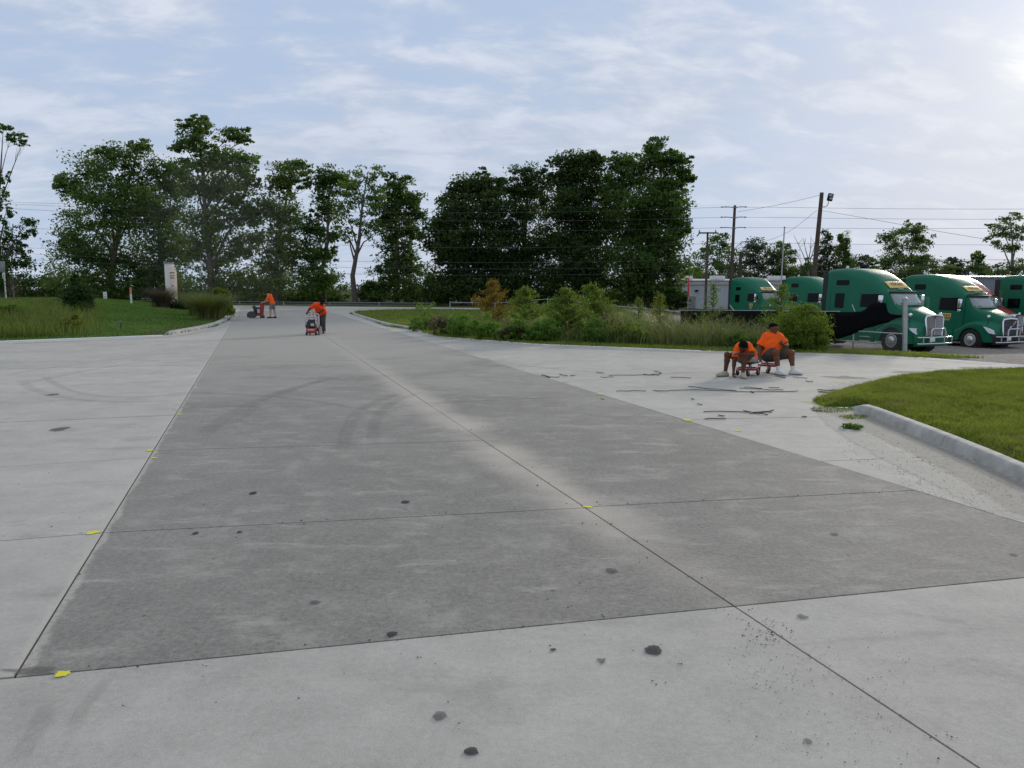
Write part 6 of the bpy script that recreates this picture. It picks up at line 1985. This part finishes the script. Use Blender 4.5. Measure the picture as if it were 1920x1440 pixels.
# ---- rolling seats
M_REDT = mat('red_tray', (.36, .012, .018), .45, var=.1)
M_MAR = mat('maroon_shell', (.14, .018, .03), .5, var=.1)
M_DKSH = mat('dark_shell', (.03, .032, .035), .6, var=.1)


def roller(label, loc, rz, tray_z, seat_z, back, group='red rolling work seats'):
    root = thing('rolling_seat', label, 'rolling seat', loc, rz, group)
    poly = [(.25 * math.cos(a) * (1 + .12 * math.cos(4 * a)), .21 * math.sin(a) * (1 + .12 * math.cos(4 * a))) for a in [2 * math.pi * k / 28 for k in range(28)]]
    tr = MB().prism(poly, tray_z, tray_z + .022).build('tray', M_REDT, root, smooth=False)
    rim = MB().tube([(x, y, tray_z + .028) for x, y in poly] + [(poly[0][0], poly[0][1], tray_z + .028)], .018, 6, False).build('tray_rim', M_REDT, tr)
    for sx_ in (-.18, .18):
        for sy_ in (-.13, .13):
            cs = MB().lathe([(.02, -.013), (.048, -.017), (.055, -.010), (.055, .010), (.048, .017), (.02, .013)], (sx_ + .02, sy_, .056), 'y', 16).build('castor', M_TYRE2, root)
            MB().bevbox((sx_ + .005, sy_ + .024, (tray_z + .05) / 2 + .01), (.035, .006, tray_z - .04), .002).bevbox((sx_ + .005, sy_ - .024, (tray_z + .05) / 2 + .01), (.035, .006, tray_z - .04), .002).build('fork', M_STEEL, cs)
    MB().tube([(.06, 0, tray_z + .02), (.08, 0, seat_z)], .022, 8).tube([(.16, 0, tray_z + .02), (.12, 0, seat_z)], .010, 6).build('seat_post', M_STEEL, root)
    prof = [(-.17, .035), (-.10, .012), (0, .0), (.10, .006), (.17, .05), (.205, .12), (.225, .20), (.235, .255 if back else .14)] if back else [(-.17, .03), (-.10, .01), (0, 0), (.10, .006), (.17, .045), (.20, .09), (.21, .12)]
    vs, fs = [], []
    nu = 11
    for i, (x, z) in enumerate(prof):
        e = 1 - .25 * (i == len(prof) - 1)
        for k in range(nu):
            u = -1 + 2 * k / (nu - 1)
            vs.append((x - .05 * abs(u) ** 2.5 * (i > 3), u * .185 * e, seat_z + z + .06 * abs(u) ** 3 * (i <= 4)))
    for i in range(len(prof) - 1):
        for k in range(nu - 1):
            if back and i == 5 and 3 <= k <= 6: continue
            fs.append((i * nu + k, i * nu + k + 1, (i + 1) * nu + k + 1, (i + 1) * nu + k))
    sh_ = MB().add(vs, fs).build('seat_shell', M_MAR if back else M_DKSH, root, ang=2); md = sh_.modifiers.new('t', 'SOLIDIFY'); md.thickness = .014
    for y_ in (-.19, .19): MB().tube([(x + .012, y_, seat_z + z + .045) for x, z in prof[:5]], .012, 6).build('shell_edge', M_DKSH, sh_)
    return root


roller('rolling seat with maroon backrest and red tray, under the hunched person', (PA_[0] + .24, PA_[1] + .20, 0), R(38), .125, .235, True)
roller('rolling seat with red tray, under the upright person with white shoes', (PB_[0] - .06, PB_[1] + .12, 0), R(105), .155, .255, False)

# ---- saws
M_SAWR = mat('saw_red', (.34, .022, .024), .45, var=.12)
M_ENG = mat('engine_dark', (.035, .035, .036), .5, .3, var=.3, scale=12)
M_ENGW = mat('engine_pale', (.50, .49, .47), .5, .2, var=.15)
M_GUARD = mat('guard_grey', (.06, .06, .062), .6, var=.2)


def caster(root, x, y, r, wd, name='wheel'):
    o = MB().lathe([(r * .4, -wd / 2), (r * .92, -wd / 2), (r, -wd / 4), (r, wd / 4), (r * .92, wd / 2), (r * .4, wd / 2)], (x, y, r), 'y', 16).build(name, M_TYRE2, root)
    MB().lathe([(r * .45, -wd / 2 - .006), (r * .2, -wd / 2 - .012), (r * .2, wd / 2 + .012), (r * .45, wd / 2 + .006)], (x, y, r), 'y', 12).build('hub', M_STEEL, o)


sw = thing('concrete_saw', 'larger red walk-behind concrete saw with dark engine and blade guard', 'concrete saw', PC_)
MB().bevbox((-.88, 0, .20), (.72, .42, .10), .02).bevbox((-.55, 0, .16), (.10, .50, .08), .02).build('chassis', M_SAWR, sw)
for x_ in (-.54, -1.12):
    for y_ in (-.22, .22): caster(sw, x_, y_, .085 if x_ > -1 else .065, .06)
MB().bevbox((-.55, 0, .52), (.16, .40, .66), .03, Matrix.Rotation(.10, 3, 'Y')).bevbox((-.50, 0, .90), (.20, .34, .16), .04, Matrix.Rotation(.5, 3, 'Y')).build('console', M_SAWR, sw)
hb_ = MB().tube([(-.46, -.16, .93), (-.44, -.18, .95), (-.34, -.18, .93)], .018, 6).tube([(-.46, .16, .93), (-.44, .18, .95), (-.34, .18, .93)], .018, 6).tube([(-.52, -.20, .945), (-.52, .20, .945)], .016, 6).build('handlebar', M_STEEL, sw)
for s_ in (-.18, .18): MB().tube([(-.42, s_, .945), (-.33, s_, .925)], .024, 8).build('grip', M_BLACK, hb_)
en = MB().bevbox((-.86, 0, .42), (.34, .36, .34), .03).bevbox((-.78, .02, .62), (.30, .30, .14), .05).bevbox((-.72, -.14, .50), (.20, .12, .22), .03).build('engine', M_ENG, sw)
MB().bevbox((-.70, -.19, .44), (.16, .06, .26), .02).build('belt_cover', M_ENGW, en)
MB().lathe([(.05, -.09), (.10, -.08), (.105, .0), (.10, .08), (.05, .09)], (-1.02, -.02, .68), 'y', 14).build('air_cleaner', M_GUARD, en)
MB().tube([(-1.02, -.02, .58), (-.98, 0, .50)], .03, 8).build('intake_pipe', M_ENG, en)
gd = [(-1.12 + .30 * math.cos(a), .17 + .27 * math.sin(a)) for a in [math.pi * k / 12 - .25 for k in range(13)]] + [(-1.40, .06), (-.86, .06)]
mb = MB().add([(x, -.30, z) for x, z in gd] + [(x, -.22, z) for x, z in gd], [tuple(range(15)), tuple(range(15, 30))] + [(i, (i + 1) % 15, 15 + (i + 1) % 15, 15 + i) for i in range(15)])
go = mb.build('blade_guard', M_GUARD, sw, smooth=False)
MB().lathe([(.24, -.004), (.245, 0), (.24, .004)], (-1.12, -.26, .20), 'y', 28).build('blade', M_STEEL, go)
MB().tube([(-1.2, .0, .22), (-1.48, 0, .30), (-1.46, .0, .34)], .012, 5).build('pointer', M_STEEL, sw)

s2 = thing('concrete_saw', 'smaller concrete saw with pale tubular frame on a red base', 'concrete saw', (PD_[0] - .13, PD_[1] - .98, 0))
MB().bevbox((.02, .05, .22), (.40, .62, .14), .02).bevbox((.02, -.22, .14), (.36, .12, .10), .02).build('chassis', M_SAWR, s2)
MB().bevbox((.02, -.265, .22), (.28, .012, .05), .004).build('front_plate', M_ENGW, s2)


def wheelx(root, x, y, r, wd):
    o = MB().lathe([(r * .4, -wd / 2), (r * .92, -wd / 2), (r, -wd / 4), (r, wd / 4), (r * .92, wd / 2), (r * .4, wd / 2)], (x, y, r), 'x', 16).build('wheel', M_TYRE2, root)
    MB().lathe([(r * .45, -wd / 2 - .006), (r * .2, -wd / 2 - .012), (r * .2, wd / 2 + .012), (r * .45, wd / 2 + .006)], (x, y, r), 'x', 12).build('hub', M_STEEL, o)


for x_ in (-.17, .20):
    for y_ in (-.2, .28): wheelx(s2, x_, y_, .075, .055)
e2 = MB().bevbox((.0, .0, .42), (.36, .36, .26), .03).bevbox((.03, -.02, .58), (.30, .30, .12), .04).bevbox((.07, -.19, .40), (.18, .05, .16), .02).build('engine', M_ENG, s2)
MB().bevbox((.07, -.222, .42), (.14, .02, .10), .01).bevbox((.03, -.18, .645), (.16, .03, .05), .01).build('engine_label', M_ENGW, e2)
MB().lathe([(.03, -.05), (.085, -.045), (.09, .03), (.06, .05), (.02, .05)], (-.12, -.20, .36), 'y', 14).build('recoil_starter', M_ENG, e2)
MB().tube([(-.24, -.05, .30), (-.26, -.05, .66), (-.20, -.05, .72), (.22, -.05, .72), (.28, -.05, .66), (.27, -.05, .44)], .022, 8).tube([(-.24, .26, .30), (-.26, .26, .78), (-.20, .26, .84), (.16, .26, .84), (.22, .26, .78), (.22, .26, .30)], .020, 8).build('frame_tube', M_ENGW, s2)
MB().tube([(.02, .16, .58), (.0, .22, .98)], .020, 6).build('depth_lever', mat('lever_red', (.75, .12, .08), .5), s2)
hb_ = MB().tube([(-.20, .28, .30), (-.22, .52, .85)], .016, 6).tube([(.20, .28, .30), (.12, .52, .85)], .016, 6).tube([(-.30, .53, .86), (.20, .53, .86)], .016, 6).build('handlebar', M_STEEL, s2)
for x_ in (-.25, .15): MB().tube([(x_ - .06, .53, .86), (x_ + .06, .53, .86)], .022, 8).build('grip', M_BLACK, hb_)
gd = [(.05 + .22 * math.cos(a), .14 + .22 * math.sin(a)) for a in [math.pi * k / 10 for k in range(11)]] + [(-.17, .03), (.27, .03)]
n = len(gd)
mb = MB().add([(.27, y, z) for y, z in gd] + [(.33, y, z) for y, z in gd], [tuple(range(n)), tuple(range(n, 2 * n))] + [(i, (i + 1) % n, n + (i + 1) % n, n + i) for i in range(n)])
go = mb.build('blade_guard', M_GUARD, s2, smooth=False)
MB().lathe([(.17, -.004), (.175, 0), (.17, .004)], (.30, .05, .165), 'x', 24).build('blade', M_STEEL, go)
MB().tube([(.30, -.12, .22), (.34, -.42, .06), (.36, -.46, .03)], .014, 5).build('pointer', M_BLACK, s2)

# ================================================================== LOOSE THINGS ON THE PAVEMENT
M_RUB = mat('old_sealant', (.032, .032, .032), .85, var=.3, scale=20)
Z4 = lambda u, v: (900 + u / 2.743, 640 + v / 2.743)
STR = [([(318, 175), (345, 182), (358, 188)], .05), ([(358, 187), (410, 187)], .03), ([(410, 172), (450, 181)], .03), ([(463, 179), (490, 179)], .035), ([(597, 161), (637, 166)], .03), ([(620, 187), (688, 187)], .018),
       ([(663, 178), (760, 177), (880, 175)], .02), ([(880, 174), (935, 170), (928, 163), (895, 155)], .025), ([(840, 172), (920, 178)], .025), ([(980, 187), (1085, 191)], .025), ([(700, 260), (780, 257), (855, 259)], .018),
       ([(890, 256), (970, 260)], .03), ([(970, 256), (1150, 252), (1330, 262)], .022), ([(1072, 235), (1200, 249), (1320, 257)], .025), ([(1330, 262), (1480, 263), (1635, 260)], .025), ([(1335, 243), (1480, 252), (1560, 253)], .025),
       ([(1360, 238), (1450, 246)], .025), ([(1485, 240), (1540, 243)], .025), ([(1395, 260), (1404, 267)], .04), ([(1150, 365), (1370, 365), (1480, 381)], .022), ([(1355, 361), (1420, 372), (1510, 358)], .022), ([(1385, 375), (1500, 368)], .02),
       ([(1155, 402), (1265, 402)], .025), ([(1225, 384), (1258, 389)], .03), ([(1480, 166), (1520, 172)], .03), ([(1522, 180), (1570, 190)], .03), ([(1610, 187), (1645, 190), (1685, 192)], .02), ([(1675, 207), (1712, 210)], .035),
       ([(1735, 250), (1790, 256), (1830, 252)], .04), ([(1740, 262), (1800, 268)], .04), ([(1710, 358), (1760, 362)], .05), ([(1655, 390), (1680, 392)], .05), ([(620, 300), (640, 301)], .02), ([(1088, 298), (1100, 302)], .03), ([(1118, 325), (1142, 330)], .02)]
for i, (pp, wd) in enumerate(STR):
    P_ = [Vector(q) for q in smooth_path([g(*Z4(*q)) for q in pp], 1)]
    org = P_[0].copy(); vs, fs = [], []
    for k, p_ in enumerate(P_):
        tg = (P_[min(k + 1, len(P_) - 1)] - P_[max(k - 1, 0)]).normalized(); nn = Vector((-tg.y, tg.x)) * wd * random.uniform(.5, .95)
        lift = .003 + .010 * abs(math.sin(k * 1.3 + i))
        for sx_, z_ in ((-.5, 0), (.5, 0), (.45, .010), (-.45, .010)): vs.append((p_.x + nn.x * sx_ - org.x, p_.y + nn.y * sx_ - org.y, lift + z_))
        if k:
            for e in range(4): fs.append(((k - 1) * 4 + e, (k - 1) * 4 + (e + 1) % 4, k * 4 + (e + 1) % 4, k * 4 + e))
    fs += [(3, 2, 1, 0), tuple(len(vs) - 4 + e for e in range(4))]
    o = MB().add(vs, fs).build('sealant_strip', M_RUB, smooth=False); o.location = (org.x, org.y, 0)
    ln = sum((b - a).length for a, b in zip(P_[:-1], P_[1:])); u0, v0 = pp[0]
    sz = 'long' if ln > 1.1 else 'short' if ln < .33 else 'medium-length'
    sh_n = 'curled' if len(pp) > 3 else 'bent' if len(pp) == 3 else 'straight'
    wh_ = ('in the dirt at the tip of the grass' if u0 > 1640 and v0 > 230 else 'past the white shoes' if u0 > 1450 and v0 < 215 else 'by the dark lane edge' if u0 < 600 else
           'level with the hunched person' if v0 < 200 else 'in the long row before both seated people' if v0 < 270 else 'alone on bare concrete' if v0 < 340 else 'in the small pile by itself')
    tag(o, f'{sz} {sh_n} strip of black sealant {wh_}', 'sealant strip', 'pulled sealant strips on the apron')


def grit(name, label, spots, material, seed):
    """crumbs of dirt and stone, each a little four-sided chip"""
    r_ = np.random.default_rng(seed); C, S = [], []
    for px, py, rx, ry, n, s0, s1 in spots:
        a = r_.uniform(0, 2 * np.pi, n); q = np.sqrt(r_.uniform(0, 1, n)) if ry > 0 else r_.uniform(0, 1, n)
        X = px + np.cos(a) * q * rx; Y = py + np.sin(a) * q * abs(ry)
        w_ = np.array([g(x, y) for x, y in zip(X, Y)]); s_ = s0 + (s1 - s0) * r_.uniform(0, 1, n) ** 4
        C.append(np.c_[w_, np.zeros(n)]); S.append(s_)
    C, S = np.concatenate(C), np.concatenate(S)
    k = ~pip(C[:, 0], C[:, 1], PAV); C, S = C[~k], S[~k]
    N = len(C); a0 = r_.uniform(0, 6.28, N)
    ring_ = [C + np.c_[np.cos(a0 + q) * S * r_.uniform(.5, 1.2, N), np.sin(a0 + q) * S * r_.uniform(.4, .9, N), np.full(N, .001)] for q in (0, 2.1, 4.2)]
    top = C + np.c_[r_.normal(0, .15, N) * S, r_.normal(0, .15, N) * S, S * r_.uniform(.4, .9, N)]
    T = np.concatenate([np.stack([ring_[i], ring_[(i + 1) % 3], top], 1) for i in range(3)])
    o = link(name, np_mesh(name, T, 3), material)
    return tag(o, label, 'grit', kind='stuff')


grit('dark_grit', 'dark crumbs of old sealant scattered beside the middle joint', [(1470, 1245, 110, 55, 420, .001, .006), (1530, 1310, 190, 90, 420, .001, .005), (1600, 1390, 200, 60, 200, .001, .006), (1440, 1185, 50, 26, 260, .001, .009), (1180, 1060, 240, 160, 160, .002, .008), (800, 1250, 700, 180, 130, .002, .010), (1620, 1240, 150, 60, 160, .001, .006), (300, 900, 300, 250, 90, .003, .012)], mat('grit_dark', (.05, .045, .04), .9, var=.3), 3)
grit('gutter_grit', 'coarse sand and stones collected along the curved kerb', [(1700, 830, 130, 55, 2600, .002, .011), (1800, 880, 130, 55, 3000, .002, .010), (1640, 795, 60, 25, 900, .002, .011), (1880, 925, 80, 40, 1500, .002, .010), (1570, 745, 50, 22, 500, .002, .012)], mat('grit_sand', (.27, .235, .185), .9, var=.5, scale=40), 4)
def along(a, b, n, per, s0, s1, wpx):
    return [(a[0] + (b[0] - a[0]) * (k + .5) / n, a[1] + (b[1] - a[1]) * (k + .5) / n, abs(b[0] - a[0]) / n, wpx, per, s0, s1) for k in range(n)]


grit('joint_chips', 'dark chips broken out along the slab joints', along((140, 1256), (1370, 1138), 14, 9, .002, .011, 3) + along((1370, 1138), (1840, 1440), 8, 10, .002, .010, 6) + along((1370, 1138), (740, 715), 12, 12, .003, .014, 5) + along((200, 998), (1090, 952), 10, 8, .003, .012, 2) + along((1110, 950), (1700, 920), 8, 8, .003, .014, 2), mat('grit_dark2', (.06, .055, .05), .9, var=.3), 9)
grit('joint_sand', 'pale saw dust crumbs lying along the middle joint', [(1400 - 60 * k, 1150 - 39.5 * k, 40, 22, 130, .001, .005) for k in range(9)], mat('grit_pale', (.46, .40, .33), .9, var=.2), 5)

# ================================================================== DUST hanging in the air by the larger saw
c_ = at(410, 440, 78)
o = MB().ball((0, 0, 0), (8.0, 6.0, 9.0), 32, 20).build('dust_cloud', None)
o.location = (c_[0], c_[1], 6.0)
m = bpy.data.materials.new('dust'); m.use_nodes = True
t = NT(m.node_tree)
v = t.node('ShaderNodeVolumePrincipled', {'Color': c4((.92, .90, .86)), 'Density': .004, 'Anisotropy': .5})
mo = t.node('ShaderNodeOutputMaterial'); t.put(mo.inputs['Volume'], v.outputs[0])
o.data.materials.append(m)
tag(o, 'thin veil of pale saw dust drifting before the tall forked tree', 'dust', kind='stuff')
